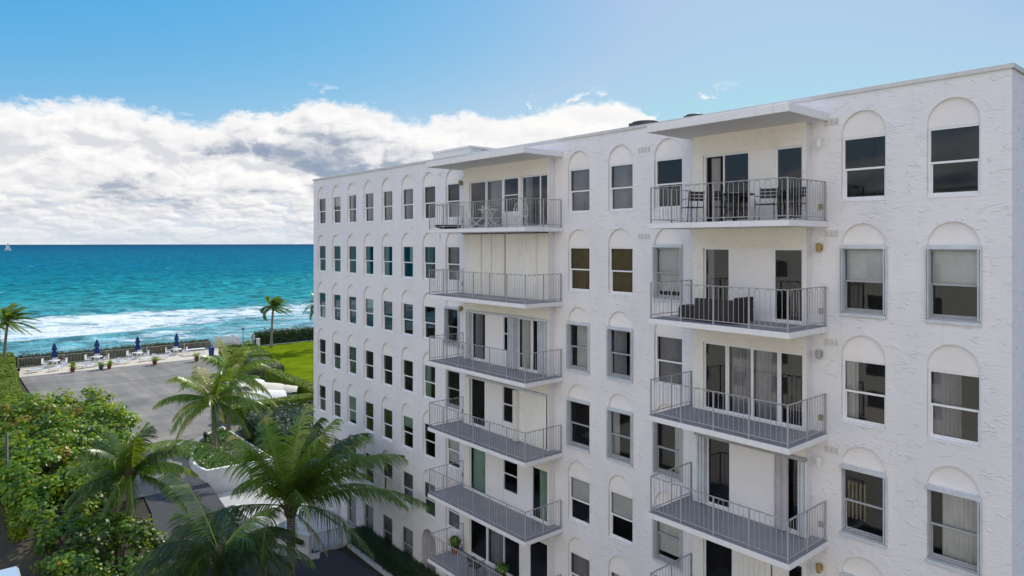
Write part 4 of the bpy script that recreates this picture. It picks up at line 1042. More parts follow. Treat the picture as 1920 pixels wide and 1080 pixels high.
def leaf_card(mb, c, n, size, tint, sides=4, asp=0.6):
    n = n.normalized(); u = n.cross(Vector((rnd.uniform(-1, 1), rnd.uniform(-1, 1), rnd.uniform(-1, 1))))
    if u.length < 1e-3: u = Vector((1, 0, 0))
    u.normalize(); v = n.cross(u); mb.tv = max(0, min(1, tint))
    if sides == 4:
        mb.poly([c - u * size, c - v * size * asp, c + u * size, c + v * size * asp])
    else:
        mb.poly([c + u * size * math.cos(2 * math.pi * k / sides) + v * size * 0.88 * math.sin(2 * math.pi * k / sides) + n * (0.12 * size if k % 2 else 0) for k in range(sides)])
def sea_grape(label, blobs, n, size, seed, group, tintb=0.42, warm=0.12):
    rnd.seed(seed)
    cx = sum(q[0] for q in blobs) / len(blobs); cy = sum(q[1] for q in blobs) / len(blobs)
    t_ = thing('sea_grape_bush', label, 'bush', (cx, cy, ground_z(cx, cy)), group)
    st = MB(); cz = ground_z(cx, cy)
    for (x, y, z, rx, ry, rz) in blobs:
        st.tube([(cx, cy, cz - 0.25), (x, y, ground_z(x, y) + 0.1)], [0.12, 0.08], 5)
        for k in range(9):
            an = rnd.uniform(0, 6.28); r = rnd.uniform(0.2, 0.8)
            st.tube([(x + 0.2 * rx * math.cos(an), y + 0.2 * ry * math.sin(an), ground_z(x, y) - 0.1), (x + r * 0.6 * rx * math.cos(an), y + r * 0.6 * ry * math.sin(an), z - 0.3 * rz), (x + r * rx * math.cos(an), y + r * ry * math.sin(an), z + 0.55 * rz)], [0.07, 0.05, 0.015], 5)
    st.build('stem', M['twig'], t_)
    mb = MB(); wt = [q[3] * q[4] for q in blobs]; W = sum(wt)
    for (x, y, z, rx, ry, rz), wq in zip(blobs, wt):
        m = int(n * wq / W); lum = [(rnd.gauss(0, 1), rnd.gauss(0, 1), rnd.gauss(0, 1), rnd.uniform(0, 6.28)) for _ in range(7)]
        clumps = []
        for k in range(max(10, m // 45)):                   # leaves sit in sprays at the twig ends
            u = rnd.uniform(-0.35, 1); an = rnd.uniform(0, 6.28); r = math.sqrt(max(0, 1 - u * u))
            bump = 1 + 0.13 * sum(math.sin(2.2 * (a * r * math.cos(an) + b * r * math.sin(an) + c * u) + ph) for a, b, c, ph in lum) / 2
            dpt = bump * (1 - abs(rnd.gauss(0, 0.10)))
            clumps.append((Vector((x + rx * r * math.cos(an) * dpt, y + ry * r * math.sin(an) * dpt, z + rz * u * dpt)), Vector((r * math.cos(an) / rx, r * math.sin(an) / ry, u / rz + 0.35)).normalized(), rnd.gauss(tintb, 0.14) + (rnd.uniform(0.3, 0.5) if rnd.random() < warm else 0)))
        for k in range(m):
            c, nn, ti = clumps[rnd.randrange(len(clumps))]
            off = Vector((rnd.gauss(0, 1), rnd.gauss(0, 1), rnd.gauss(0, 0.8))) * size * 2.3
            q = c + off
            if q.z < ground_z(q.x, q.y): continue
            nv = (nn + off.normalized() * 0.6 + Vector((rnd.gauss(0, 0.45), rnd.gauss(0, 0.45), rnd.gauss(0, 0.35)))).normalized()
            leaf_card(mb, q, nv, size * rnd.uniform(0.65, 1.2), ti + rnd.gauss(0, 0.13), 7)
    mb.build('foliage', M['seagrape'], t_)
    return t_
SG = 'sea grape bushes along the lot and driveway'
sea_grape('sea grape thicket with orange tinged leaves bordering the lot', [(7.9, 63.0, -13.4, 3.0, 3.6, 1.5), (5.2, 61.5, -13.3, 3.0, 4.5, 1.5), (9.0, 58.0, -13.5, 2.4, 3.2, 1.3)], 7600, 0.14, 61, SG, 0.46, 0.17)
sea_grape('sunlit sea grape mass below the orange tinged thicket', [(6.3, 54.6, -13.6, 3.3, 4.2, 1.6), (8.6, 52.6, -14.0, 2.0, 3.2, 1.2), (4.9, 49.2, -13.9, 2.4, 3.6, 1.4)], 7600, 0.13, 62, SG, 0.48, 0.06)
sea_grape('darker sea grape shrub left of the coconut palm', [(5.2, 44.2, -14.2, 2.2, 3.2, 1.25), (7.0, 46.5, -14.3, 2.1, 2.8, 1.2)], 5200, 0.11, 63, SG, 0.40, 0.10)
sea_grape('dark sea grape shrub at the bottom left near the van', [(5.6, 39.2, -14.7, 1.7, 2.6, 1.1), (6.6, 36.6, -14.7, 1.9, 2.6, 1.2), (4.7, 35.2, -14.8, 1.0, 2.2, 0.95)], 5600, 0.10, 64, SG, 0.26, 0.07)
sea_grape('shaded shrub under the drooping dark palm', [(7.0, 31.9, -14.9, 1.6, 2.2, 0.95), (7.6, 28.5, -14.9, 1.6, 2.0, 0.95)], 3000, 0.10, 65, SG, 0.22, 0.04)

def hedge(label, quad, z0, z1, m, n, size, group, seed=1, cat='hedge', rough=0.035, name='hedge', sides=True):
    """clipped hedge: quad = four (x, y) corners counter-clockwise"""
    rnd.seed(seed)
    cx = sum(p[0] for p in quad) / 4; cy = sum(p[1] for p in quad) / 4
    mb = MB(); q = [Vector((x, y, 0)) for x, y in quad]
    core = [Vector((cx, cy, 0)).lerp(v, 1 - 0.12 / max(0.5, (v - Vector((cx, cy, 0))).length)) for v in q]
    mb.tv = 0.42; mb.prism([(v.x, v.y) for v in core], z0, z1 - 0.03)
    e = [(q[i], q[(i + 1) % 4]) for i in range(4)]
    area = [(b - a).length * (z1 - z0) for a, b in e]; top = ((q[1] - q[0]).length + (q[2] - q[3]).length) / 2 * ((q[3] - q[0]).length + (q[2] - q[1]).length) / 2
    tot = sum(area) + top
    for k in range(n):
        r = rnd.random() * tot
        if r < top:
            u, v = rnd.random(), rnd.random(); p = q[0].lerp(q[1], u).lerp(q[3].lerp(q[2], u), v); p.z = z1; nn = Vector((0, 0, 1))
        else:
            r -= top; i = 0
            while i < 3 and r > area[i]: r -= area[i]; i += 1
            a, b = e[i]; u = rnd.random(); p = a.lerp(b, u); p.z = z0 + (z1 - z0) * rnd.random(); d = (b - a).normalized(); nn = Vector((d.y, -d.x, 0))
        wv = 0.5 + 0.5 * math.sin(p.x * 1.7 + 1.1 * math.sin(p.y * 0.9)) * math.sin(p.y * 1.3 + p.z * 2)
        p += nn * (rnd.gauss(0, rough) + rough * wv)
        leaf_card(mb, p, (nn + Vector((rnd.gauss(0, 0.26), rnd.gauss(0, 0.26), rnd.gauss(0, 0.26)))), size * rnd.uniform(0.7, 1.25), rnd.gauss(0.5, 0.15) + 0.2 * (wv - 0.5))
    o = mb.build(name, m, None, off=(cx, cy, z0)); o.location = (cx, cy, z0)
    return tag(o, label, cat, group)
HG = 'clipped hedges round the lot and lawn'
hedge('clipped green hedge at the left edge, section nearest the sea', [(2.4, 93.0), (7.0, 93.0), (7.4, 101.5), (2.4, 101.5)], DZ, -13.2, M['hedge'], 5200, 0.16, HG, 1)
hedge('clipped green hedge at the left edge, middle section by a dark post', [(2.4, 84.2), (6.6, 84.2), (6.85, 92.6), (2.4, 92.6)], DZ, -13.3, M['hedge'], 5200, 0.15, HG, 2)
hedge('clipped green hedge at the left edge, section touching the sea grapes', [(2.4, 68.5), (5.9, 68.5), (6.45, 83.8), (2.4, 83.8)], DZ, -13.35, M['hedge'], 7500, 0.14, HG, 3)
hedge('thin clipped hedge strip along the neighbouring drive at far left', [(3.0, 42.5), (3.75, 42.5), (3.9, 66), (3.0, 66)], GZ, -14.3, M['hedge'], 6500, 0.10, HG, 4)
hedge('wild brown-green hedge outside the white terrace fence', [(6.5, 97.7), (29.0, 97.7), (29.0, 98.9), (6.5, 98.9)], DZ - 0.3, -13.45, M['hedge_brown'], 9000, 0.14, HG, 5, rough=0.16)
hedge('dark salt-weathered hedge along the sea side of the lawn', [(35.0, 96.3), (75, 96.3), (75, 98.2), (35.0, 98.2)], DZ, -12.85, M['hedge_dark'], 15000, 0.15, HG, 6, rough=0.22)
hedge('bright clipped hedge block at the seaward end of the lot', [(27.7, 82.2), (31.0, 80.6), (32.6, 91.0), (28.2, 91.4)], DZ, -13.35, M['hedge'], 7500, 0.12, HG, 7)
hedge('grey-green clipped hedge block between lot and lawn', [(26.6, 71.8), (29.1, 72.4), (29.8, 79.8), (27.4, 79.8)], DZ, -13.35, M['hedge_grey'], 5200, 0.12, HG, 8)
hedge('long clipped hedge between the white canopies and the lawn', [(25.6, 50.0), (27.3, 50.0), (27.6, 71.2), (26.6, 71.2)], DZ, -13.3, M['hedge'], 8000, 0.12, HG, 9)
hedge('low lit hedge in front of the white canopies', [(18.0, 56.0), (25.4, 56.0), (25.4, 57.6), (18.0, 57.6)], DZ, -13.3, M['hedge'], 4500, 0.11, HG, 10)
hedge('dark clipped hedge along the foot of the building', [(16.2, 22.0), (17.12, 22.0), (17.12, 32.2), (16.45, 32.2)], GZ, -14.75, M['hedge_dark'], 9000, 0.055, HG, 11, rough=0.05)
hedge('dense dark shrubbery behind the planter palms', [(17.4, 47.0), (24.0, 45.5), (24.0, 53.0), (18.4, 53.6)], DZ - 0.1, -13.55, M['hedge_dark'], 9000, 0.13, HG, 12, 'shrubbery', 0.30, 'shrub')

# ---- planter with ground cover
PL = [(12.85, 44.05), (16.95, 43.75), (16.95, 54.0), (16.2, 53.4), (15.1, 52.4), (14.2, 51.1), (13.5, 49.7), (12.95, 48.2), (12.65, 46.6), (12.62, 45.2)]
cxp, cyp = 14.9, 48.5
inner = [(x + (cxp - x) * 0.28 / math.hypot(cxp - x, cyp - y), y + (cyp - y) * 0.28 / math.hypot(cxp - x, cyp - y)) for x, y in PL]
b = MB(); n = len(PL)
for i in range(n):
    j = (i + 1) % n; o0, o1, i0, i1 = PL[i], PL[j], inner[i], inner[j]; zt, zb = -14.0, GZ - 0.1
    b.poly([(*o0, zb), (*o1, zb), (*o1, zt), (*o0, zt)]); b.poly([(*i0, zt), (*i1, zt), (*i1, zb), (*i0, zb)]); b.poly([(*o0, zt), (*o1, zt), (*i1, zt), (*i0, zt)])
o = b.build('planter_wall', M['whitewall'], None, off=(cxp, cyp, GZ)); o.location = (cxp, cyp, GZ); tag(o, 'low curved white planter wall beside the driveway', 'planter')
b = MB(); b.prism(inner, GZ, -14.2); o = b.build('planting_bed', M['soil'], None); tag(o, 'soil bed inside the curved planter', 'soil', kind='structure')
rnd.seed(77); b = MB()
def inside(x, y, poly):
    c = False
    for i in range(len(poly)):
        x0, y0 = poly[i]; x1, y1 = poly[i - 1]
        if (y0 > y) != (y1 > y) and x < (x1 - x0) * (y - y0) / (y1 - y0) + x0: c = not c
    return c
k = 0
while k < 5200:
    x, y = rnd.uniform(12.6, 16.9), rnd.uniform(43.8, 53.9)
    if not inside(x, y, inner) or (x > 15.2 and 45.6 < y < 50.5 and rnd.random() < 0.8): continue
    k += 1; leaf_card(b, Vector((x, y, -14.2 + rnd.uniform(0.03, 0.24))), Vector((rnd.gauss(0, 0.5), rnd.gauss(0, 0.5), 1)), 0.085, rnd.gauss(0.5, 0.17))
tag(b.build('ground_cover', M['ivy']), 'bright green ground cover filling the curved planter', 'ground cover', kind='stuff')

# ---- the neighbouring plot north of the drive, unseen: sunlit block and forecourt added to throw light on the shaded wall and show in its windows
rnd.seed(91); b = MB()
def tz(x, y): return -2.6 + 1.6 * math.sin(x * 0.21 + 1.0) * math.sin(y * 0.17) + 0.9 * math.sin(y * 0.45 + x * 0.3)
for k in range(8000):
    x, y = rnd.uniform(-62, -24), rnd.uniform(48, 94)
    edge = min(1.0, (-24 - x) / 7.0 + 0.25); top = -15 + (tz(x, y) + 15) * math.sqrt(edge)
    z = top - abs(rnd.gauss(0, 1.1)) if rnd.random() < 0.75 else rnd.uniform(-15, top)
    leaf_card(b, Vector((x, y, max(z, -15))), Vector((rnd.gauss(0.4, 0.6), rnd.gauss(0, 0.6), rnd.gauss(0.5, 0.6))), rnd.uniform(0.5, 1.0), rnd.gauss(0.4, 0.2), 7)
tag(b.build('treeline', M['hedge_dark']), 'dense dark trees on the neighbouring plot', 'trees', kind='stuff')
NX, NA0, NA1, NZ = -27.0, -55.0, 44.0, 4.3
M['neighbour'] = mat('cream_painted_wall', (0.86, 0.795, 0.69), 0.75, 0.05, 0.6, (12, 0.2, 0.02), 0.2)
t_ = thing('neighbouring_building', 'unseen cream apartment block across the drive, mirrored in the windows', 'building', (NX - 8, 0, GZ))
nf = lambda y, z, dd=0.0: (NX - dd, y, z)
w = MB(); hs = []
NW = [(NA0 + 3.0 + 4.2 * k, -14.2 + 2.75 * r) for k in range(23) for r in range(6)]
for y, z in NW: hs.append([(y, z), (y + 1.5, z), (y + 1.5, z + 1.5), (y, z + 1.5)])
for k in range(23):
    y0, y1 = NA0 + 1.65 + 4.2 * k, NA0 + 5.85 + 4.2 * k
    sheet(w, nf, y0, min(y1, NA1), GZ, NZ, [h for h in hs if y0 < h[0][0] < y1])
sheet(w, nf, NA0, NA0 + 1.65, GZ, NZ)
for h in hs: reveal(w, nf, h, 0, 0.15)
for y in (NA0, NA1): w.poly([(NX, y, GZ), (NX - 16, y, GZ), (NX - 16, y, NZ), (NX, y, NZ)])
w.poly([(NX - 16, NA0, GZ), (NX - 16, NA1, GZ), (NX - 16, NA1, NZ), (NX - 16, NA0, NZ)])
w.build('wall', M['neighbour'], t_)
w = MB(); w.box(NX - 16.2, NX + 0.3, NA0 - 0.2, NA1 + 0.2, NZ + 0.002, NZ + 0.25); w.build('roof', M['concrete'], t_)
w = MB()
for y, z in NW: w.box(NX - 0.22, NX - 0.14, y - 0.02, y + 1.52, z - 0.02, z + 1.52)
tag(w.build('window_glazing', M['darkgrey'], t_), kind='stuff')
b = MB(); b.box(-26.9, -4.6, -55, 46, GZ - 0.05, GZ + 0.035); tag(b.build('forecourt', M['deckstone']), 'unseen pale forecourt of the neighbouring block, added to bounce light', 'forecourt', kind='structure')
# ------------------------------------------------------------------ terrace furniture, fences, small things
def copy_to(root, loc, rz, label, group=None):
    c = copy_tree(root); c.location = loc; c.rotation_euler = (0, 0, rz); c['label'] = label
    if group: c['group'] = group
    return c
o0 = (0, 0, 0)
DT = DZ + 0.033
def make_parasol(loc, label):
    t_ = thing('parasol', label, 'parasol', loc, 'folded navy parasols on the terrace')
    b = MB(); b.lathe(o0, [(0.03, 0.0), (0.026, 2.75), (0.01, 2.85)], 8); b.build('pole', M['whiteplastic'], t_, off=o0)
    b = MB(); b.lathe(o0, [(0.28, 0.0), (0.28, 0.06), (0.06, 0.12), (0.05, 0.3)], 16); b.build('base', M['concrete'], t_, off=o0)
    b = MB(); n = 16
    prof = [(0.04, 2.78), (0.11, 2.65), (0.21, 2.25), (0.26, 1.95), (0.13, 1.86), (0.22, 1.55), (0.31, 1.12), (0.24, 1.08)]
    rings = [[b.vert((r * (1 + 0.22 * (1 if k % 2 else -1) * min(1, (2.9 - z))) * math.cos(2 * math.pi * k / n), r * (1 + 0.22 * (1 if k % 2 else -1) * min(1, (2.9 - z))) * math.sin(2 * math.pi * k / n), z)) for k in range(n)] for r, z in prof]
    for i in range(len(rings) - 1):
        for k in range(n): b.face((rings[i][k], rings[i][(k + 1) % n], rings[i + 1][(k + 1) % n], rings[i + 1][k]))
    b.face(rings[0]); b.build('canopy', M['bluecloth'], t_, off=o0)
    return t_
def make_table(loc, label):
    t_ = thing('terrace_table', label, 'table', loc, 'white round terrace tables')
    b = MB(); b.lathe((0, 0, 0.70), [(0.60, 0.0), (0.62, 0.02), (0.60, 0.04)], 24); b.build('tabletop', M['whiteplastic'], t_, off=o0)
    for k in range(4):
        an = k * math.pi / 2 + 0.5; b = MB(); b.tube([(0.42 * math.cos(an), 0.42 * math.sin(an), 0.70), (0.30 * math.cos(an), 0.30 * math.sin(an), 0.36), (0.46 * math.cos(an), 0.46 * math.sin(an), 0)], 0.022, 5); b.build('leg', M['whiteplastic'], t_, off=o0)
    return t_
def make_chair(loc, label):
    t_ = thing('terrace_chair', label, 'chair', loc, 'white terrace armchairs')
    b = MB(); b.box(-0.26, 0.26, -0.25, 0.25, 0.40, 0.44); b.build('seat', M['whiteplastic'], t_, off=o0)
    b = MB()
    for k in range(6): q = -0.23 + k * 0.092; b.box(q - 0.03, q + 0.03, 0.25, 0.28, 0.45, 0.94)
    b.box(-0.27, 0.27, 0.245, 0.285, 0.90, 0.97); b.build('backrest', M['whiteplastic'], t_, off=o0)
    for s in (-1, 1):
        for y in (-0.23, 0.24):
            b = MB(); b.box(s * 0.25 - 0.022, s * 0.25 + 0.022, y - 0.022, y + 0.022, 0, 0.40); b.build('leg', M['whiteplastic'], t_, off=o0)
        b = MB(); b.box(s * 0.28 - 0.025, s * 0.28 + 0.025, -0.25, 0.26, 0.62, 0.655); b.box(s * 0.28 - 0.02, s * 0.28 + 0.02, -0.25, -0.21, 0.41, 0.62); b.build('armrest', M['whiteplastic'], t_, off=o0)
    return t_
def make_lounger(loc, label):
    t_ = thing('sun_lounger', label, 'sun lounger', loc, 'low white sun loungers on the terrace')
    b = MB(); b.box(-0.32, 0.32, -0.95, 0.35, 0.30, 0.36)
    for k in range(13): b.box(-0.29, 0.29, -0.92 + k * 0.098, -0.86 + k * 0.098, 0.362, 0.375)
    b.build('seat', M['whiteplastic'], t_, off=o0)
    b = MB(); b.face([b.vert(p) for p in ((-0.32, 0.36, 0.34), (0.32, 0.36, 0.34), (0.32, 0.88, 0.74), (-0.32, 0.88, 0.74))]); b.face([b.vert(p) for p in ((-0.32, 0.39, 0.31), (-0.32, 0.91, 0.71), (0.32, 0.91, 0.71), (0.32, 0.39, 0.31))]); b.build('backrest', M['whiteplastic'], t_, off=o0)
    for s in (-1, 1):
        for y in (-0.85, 0.25):
            b = MB(); b.box(s * 0.28 - 0.03, s * 0.28 + 0.03, y - 0.03, y + 0.03, 0, 0.30); b.build('leg', M['whiteplastic'], t_, off=o0)
    return t_
def ptxt(i): return ['leftmost folded navy parasol, nearest the clipped hedge', 'second folded navy parasol from the clipped hedge, above the blue pot', 'third folded navy parasol from the clipped hedge', 'folded navy parasol nearest the beach stairs'][i]
WHERE = ['under the leftmost navy parasol', 'under the second parasol from left', 'under the third parasol from left', 'under the rightmost navy parasol']
UX = [10.9, 15.2, 19.6, 24.1]
par = tab = chr_ = None
for i, x in enumerate(UX):
    loc = (x, 95.3, DT)
    if par is None:
        par = make_parasol(loc, ptxt(0)); tab = make_table(loc, 'white round table ' + WHERE[0]); chr_ = make_chair((0, 0, 0), 'x'); first = chr_
    else:
        copy_to(par, loc, 0.4 * i, ptxt(i)); copy_to(tab, loc, 0.3 * i, 'white round table ' + WHERE[i])
    for j, (an, nm) in enumerate(((R(150), 'left of the table'), (R(-28), 'right of the table'), (R(75), 'on the fence side of the table'))):
        rr = 0.98; an += rnd.uniform(-0.15, 0.15); lc = (x + rr * math.cos(an), 95.3 + rr * math.sin(an), DT); lb = 'white armchair %s %s' % (nm, WHERE[i])
        if i == 0 and j == 0: chr_.location = lc; chr_.rotation_euler = (0, 0, an - math.pi / 2); chr_['label'] = lb
        else: copy_to(chr_, lc, an - math.pi / 2, lb)
LG = [(9.0, 92.6), (10.9, 92.2), (13.1, 91.9), (14.4, 92.3), (16.3, 92.1), (17.8, 92.4), (20.2, 92.7), (22.0, 92.6)]
LT = ['white sun lounger at the hedge end of the terrace row', 'white sun lounger second from the hedge end of the row', 'white sun lounger left of the blue pot, third in the row', 'white sun lounger just behind the blue pot', 'white sun lounger right of the blue pot, fifth in the row', 'white sun lounger in front of the third navy parasol', 'white sun lounger behind the single red pot', 'white sun lounger in front of the rightmost navy parasol']
lg = None
for (x, y), lb in zip(LG, LT):
    if lg is None: lg = make_lounger((x, y, DT), lb); lg.rotation_euler = (0, 0, R(-70))
    else: copy_to(lg, (x, y, DT), R(-70 + rnd.uniform(-14, 14)), lb)
# pots with little palms
def pot(loc, m, label, s=1.0, seed=1):
    t_ = thing('potted_palm', label, 'potted plant', loc, 'potted palms along the terrace edge')
    b = MB(); b.lathe(o0, [(0.20 * s, 0.0), (0.27 * s, 0.40 * s), (0.31 * s, 0.42 * s), (0.31 * s, 0.50 * s), (0.26 * s, 0.50 * s), (0.24 * s, 0.44 * s)], 16); b.build('pot', m, t_, off=o0, smooth=False)
    rnd.seed(seed); b = MB()
    for k in range(13): frond('f', None, None, (0, 0, 0.45 * s), k * 2.4, R(rnd.uniform(30, 80)), 0.85 * s * rnd.uniform(0.8, 1.1), 1.5, 0.2, 11, 0.34, 0.06, rnd.uniform(0.5, 0.8), 0.4, 0.012, b)
    b.build('foliage', M['frond'], t_, off=o0)
pot((12.0, 90.0, DZ + 0.02), M['terracotta'], 'bushy palm in a dark red pot, leftmost on the lot edge', 0.9, 1)
pot((14.7, 89.6, DZ + 0.02), M['bluepot'], 'palm in the only blue pot on the lot edge', 0.9, 2)
pot((15.5, 89.5, DZ + 0.02), M['terracotta'], 'palm in a dark red pot touching the blue pot', 0.8, 3)
pot((20.1, 88.9, DZ + 0.02), M['terracotta'], 'palm in a dark red pot standing alone mid lot edge', 0.9, 4)
pot((24.6, 88.3, DZ + 0.02), M['terracotta'], 'palm in a dark red pot beside the blue bin', 0.95, 5)
t_ = thing('litter_bin', 'blue bin with white rim beside the end of the terrace', 'bin', (27.3, 91.6, DT))
b = MB(); b.lathe(o0, [(0.30, 0.0), (0.36, 0.95), (0.38, 0.98)], 14); b.build('body', M['bluebin'], t_, off=o0)
b = MB(); b.lathe((0, 0, 0.982), [(0.40, 0.0), (0.40, 0.05), (0.12, 0.14)], 14); b.build('lid', M['bluebin'], t_, off=o0)
t_ = thing('folding_table', 'white covered table next to the blue bin', 'table', (26.0, 93.6, DT))
b = MB(); b.box(-1.1, 1.1, -0.4, 0.4, 0.72, 0.76); b.build('tabletop', M['whiteplastic'], t_, off=o0)
for sx in (-1, 1):
    for sy in (-1, 1):
        b = MB(); b.box(sx * 0.95 - 0.025, sx * 0.95 + 0.025, sy * 0.33 - 0.025, sy * 0.33 + 0.025, 0, 0.72); b.build('leg', M['whiteplastic'], t_, off=o0)
# fences
def fence(label, p, q, z, h, m, step, gap, thick=0.016, name='fence', posts=True, ps=0.04):
    t_ = thing(name, label, 'fence', (p[0], p[1], z)); P, Q = Vector((*p, 0)), Vector((*q, 0)); d = Q - P; L = d.length; d.normalize(); nn = Vector((-d.y, d.x, 0)); mid = (P + Q) / 2
    b = MB(); b.obox(mid[:2], d[:2], nn[:2], L / 2, 0.025, z + h - 0.04, z + h); b.obox(mid[:2], d[:2], nn[:2], L / 2, 0.02, z + 0.1, z + 0.14)
    k = gap
    while k < L - 0.02: c = P + d * k; b.obox(c[:2], d[:2], nn[:2], thick, thick * 0.7, z + 0.141, z + h - 0.041); k += gap
    b.build('fence_panel', m, t_)
    n = max(1, round(L / step))
    for k in range(n + 1):
        c = P + d * (L * k / n); b = MB(); b.obox(c[:2], d[:2], nn[:2], ps, ps, z, z + h + 0.06); b.build('post', m, t_)
    return t_
fence('long white picket railing along the sea side of the terrace', (7.6, 97.1), (30.0, 97.1), DT, 1.08, M['fence'], 4.3, 0.15, 0.012)
fence('short white railing turning the terrace corner to the stairs', (30.05, 97.0), (31.6, 93.6), DT, 1.08, M['fence'], 1.9, 0.15, 0.012)
fence('white picket railing beside the beach gate at the lawn', (32.4, 97.2), (34.0, 95.2), DT, 1.2, M['fence'], 1.3, 0.16, 0.014)
fence('low grey railing among the ground cover in the planter', (13.75, 46.6), (16.6, 45.6), -14.2, 0.5, M['steel'], 1.5, 0.14, 0.008, ps=0.015)
# beach stairs with white panels
t_ = thing('beach_stairs', 'white panelled landing of the beach stairs with dark handrails', 'stairs', (30.5, 99.6, DT))
b = MB(); b.box(29.2, 34.0, 98.65, 101.0, DT - 0.15, DT); b.build('landing', M['wood'], t_)
for (x0, x1, y0, y1) in ((30.6, 33.4, 100.92, 101.0), (33.2, 33.28, 98.7, 100.9)):
    b = MB(); b.box(x0, x1, y0, y1, DT + 1.0, DT + 1.06); b.box(x0, x1, y0, y1, DT + 0.08, DT + 0.13); lx = max(x1 - x0, y1 - y0); nb = int(lx / 0.3)
    for k in range(nb + 1):
        if x1 - x0 > y1 - y0: q = x0 + lx * k / nb; b.box(q - 0.1, q + 0.1, y0 + 0.02, y1 - 0.02, DT + 0.13, DT + 1.0)
        else: q = y0 + lx * k / nb; b.box(x0 + 0.02, x1 - 0.02, q - 0.1, q + 0.1, DT + 0.13, DT + 1.0)
    b.build('white_panel', M['whiteplastic'], t_)
b = MB(); b.box(30.5, 30.8, 100.6, 100.9, DT, DT + 1.3); b.build('pillar', M['whitewall'], t_)
b = MB(); b.box(32.85, 33.15, 100.6, 100.9, DT, DT + 1.3); b.build('pillar', M['whitewall'], t_)
for k in range(16): 
    b = MB(); b.box(29.2 - 0.3 * (k + 1), 29.2 - 0.3 * k, 99.2, 100.8, DT - 0.17 * (k + 1) - 0.05, DT - 0.17 * (k + 1)); b.build('step', M['wood'], t_)
for y in (99.15, 100.85):
    b = MB(); b.tube([(29.3, y, DT), (29.3, y, DT + 0.95), (28.6, y, DT + 0.95), (24.4, y, DT - 1.7)], 0.04, 6); b.tube([(28.2, y, DT - 0.6), (28.2, y, DT + 0.7)], 0.04, 6); b.build('handrail', M['darkgrey'], t_)
def lamp_post(label, loc, h, m='black'):
    t_ = thing('lamp_post', label, 'lamp post', loc)
    b = MB(); b.lathe(o0, [(0.09, 0), (0.08, 0.2), (0.045, 0.28), (0.038, h - 0.35)], 8); b.build('post', M[m], t_, off=o0)
    b = MB(); b.lathe((0, 0, h - 0.35), [(0.05, 0.0), (0.11, 0.06), (0.14, 0.26), (0.16, 0.27), (0.07, 0.36), (0.015, 0.44)], 8); b.build('lantern', M[m], t_, off=o0)
lamp_post('slim black lamp post by the beach gate', (32.7, 95.7, DT), 2.7)
lamp_post('black lamp post standing in the curved planter', (13.65, 47.1, -14.2), 1.75)
lamp_post('small dark garden light on the clipped hedge at left', (6.95, 88.0, DZ), 1.35)
t_ = thing('signpost', 'blue-grey post with a narrow plate at the lawn gate', 'post', (33.9, 94.9, DT))
b = MB(); b.lathe(o0, [(0.06, 0.0), (0.06, 1.75)], 8); b.build('post', M['steel'], t_, off=o0); b = MB(); b.box(-0.11, 0.11, -0.09, -0.062, 1.1, 1.8); b.build('plate', M['bluegrey'], t_, off=o0)
t_ = thing('gate_pillar', 'short white pillar at the edge of the lawn hedge', 'pillar', (34.5, 95.0, DT))
b = MB(); b.box(-0.2, 0.2, -0.2, 0.2, 0, 1.1); b.build('shaft', M['whitewall'], t_, off=o0, bevel=0.01); b = MB(); b.box(-0.25, 0.25, -0.25, 0.25, 1.102, 1.18); b.build('cap', M['whitewall'], t_, off=o0, bevel=0.01)
# canvas canopies
def canopy(loc, rz, L, W, H, m, label):
    t_ = thing('canvas_canopy', label, 'canopy', loc, 'vaulted canvas canopies beside the lawn', rz)
    b = MB(); n, k = 12, 10; ids = []
    for i in range(n + 1):
        u = i / n * 2 - 1; row = []
        for j in range(k + 1):
            v = j / k * 2 - 1; row.append(b.vert((u * L / 2, v * W / 2 * (1 - 0.12 * u * u), 0.9 + H * (1 - v * v) * (1 - 0.42 * u * u) + 0.02 * math.sin(9 * u))))
        ids.append(row)
    for i in range(n):
        for j in range(k): b.face((ids[i][j], ids[i + 1][j], ids[i + 1][j + 1], ids[i][j + 1]))
    b.build('cloth', m, t_, off=o0, smooth=True)
    for sx in (-1, 1):
        for sy in (-1, 1):
            b = MB(); b.tube([(sx * L * 0.47, sy * W * 0.42, 0), (sx * L * 0.47, sy * W * 0.42, 0.92)], 0.03, 6); b.build('leg', M['steel'], t_, off=o0)
canopy((21.6, 64.6, DZ), R(-8), 4.6, 3.4, 1.05, M['canvas'], 'white vaulted canopy farthest from the building')
canopy((22.6, 62.3, DZ), R(-16), 4.6, 2.8, 0.85, M['canvas_cream'], 'cream vaulted canopy between the two white ones')
canopy((22.2, 60.0, DZ), R(-12), 3.8, 2.4, 0.6, M['canvas'], 'low white canopy nearest the building')
canopy((24.7, 61.4, DZ), R(-30), 2.4, 1.8, 0.5, M['canvas_cream'], 'small cream canopy at the right end of the group')
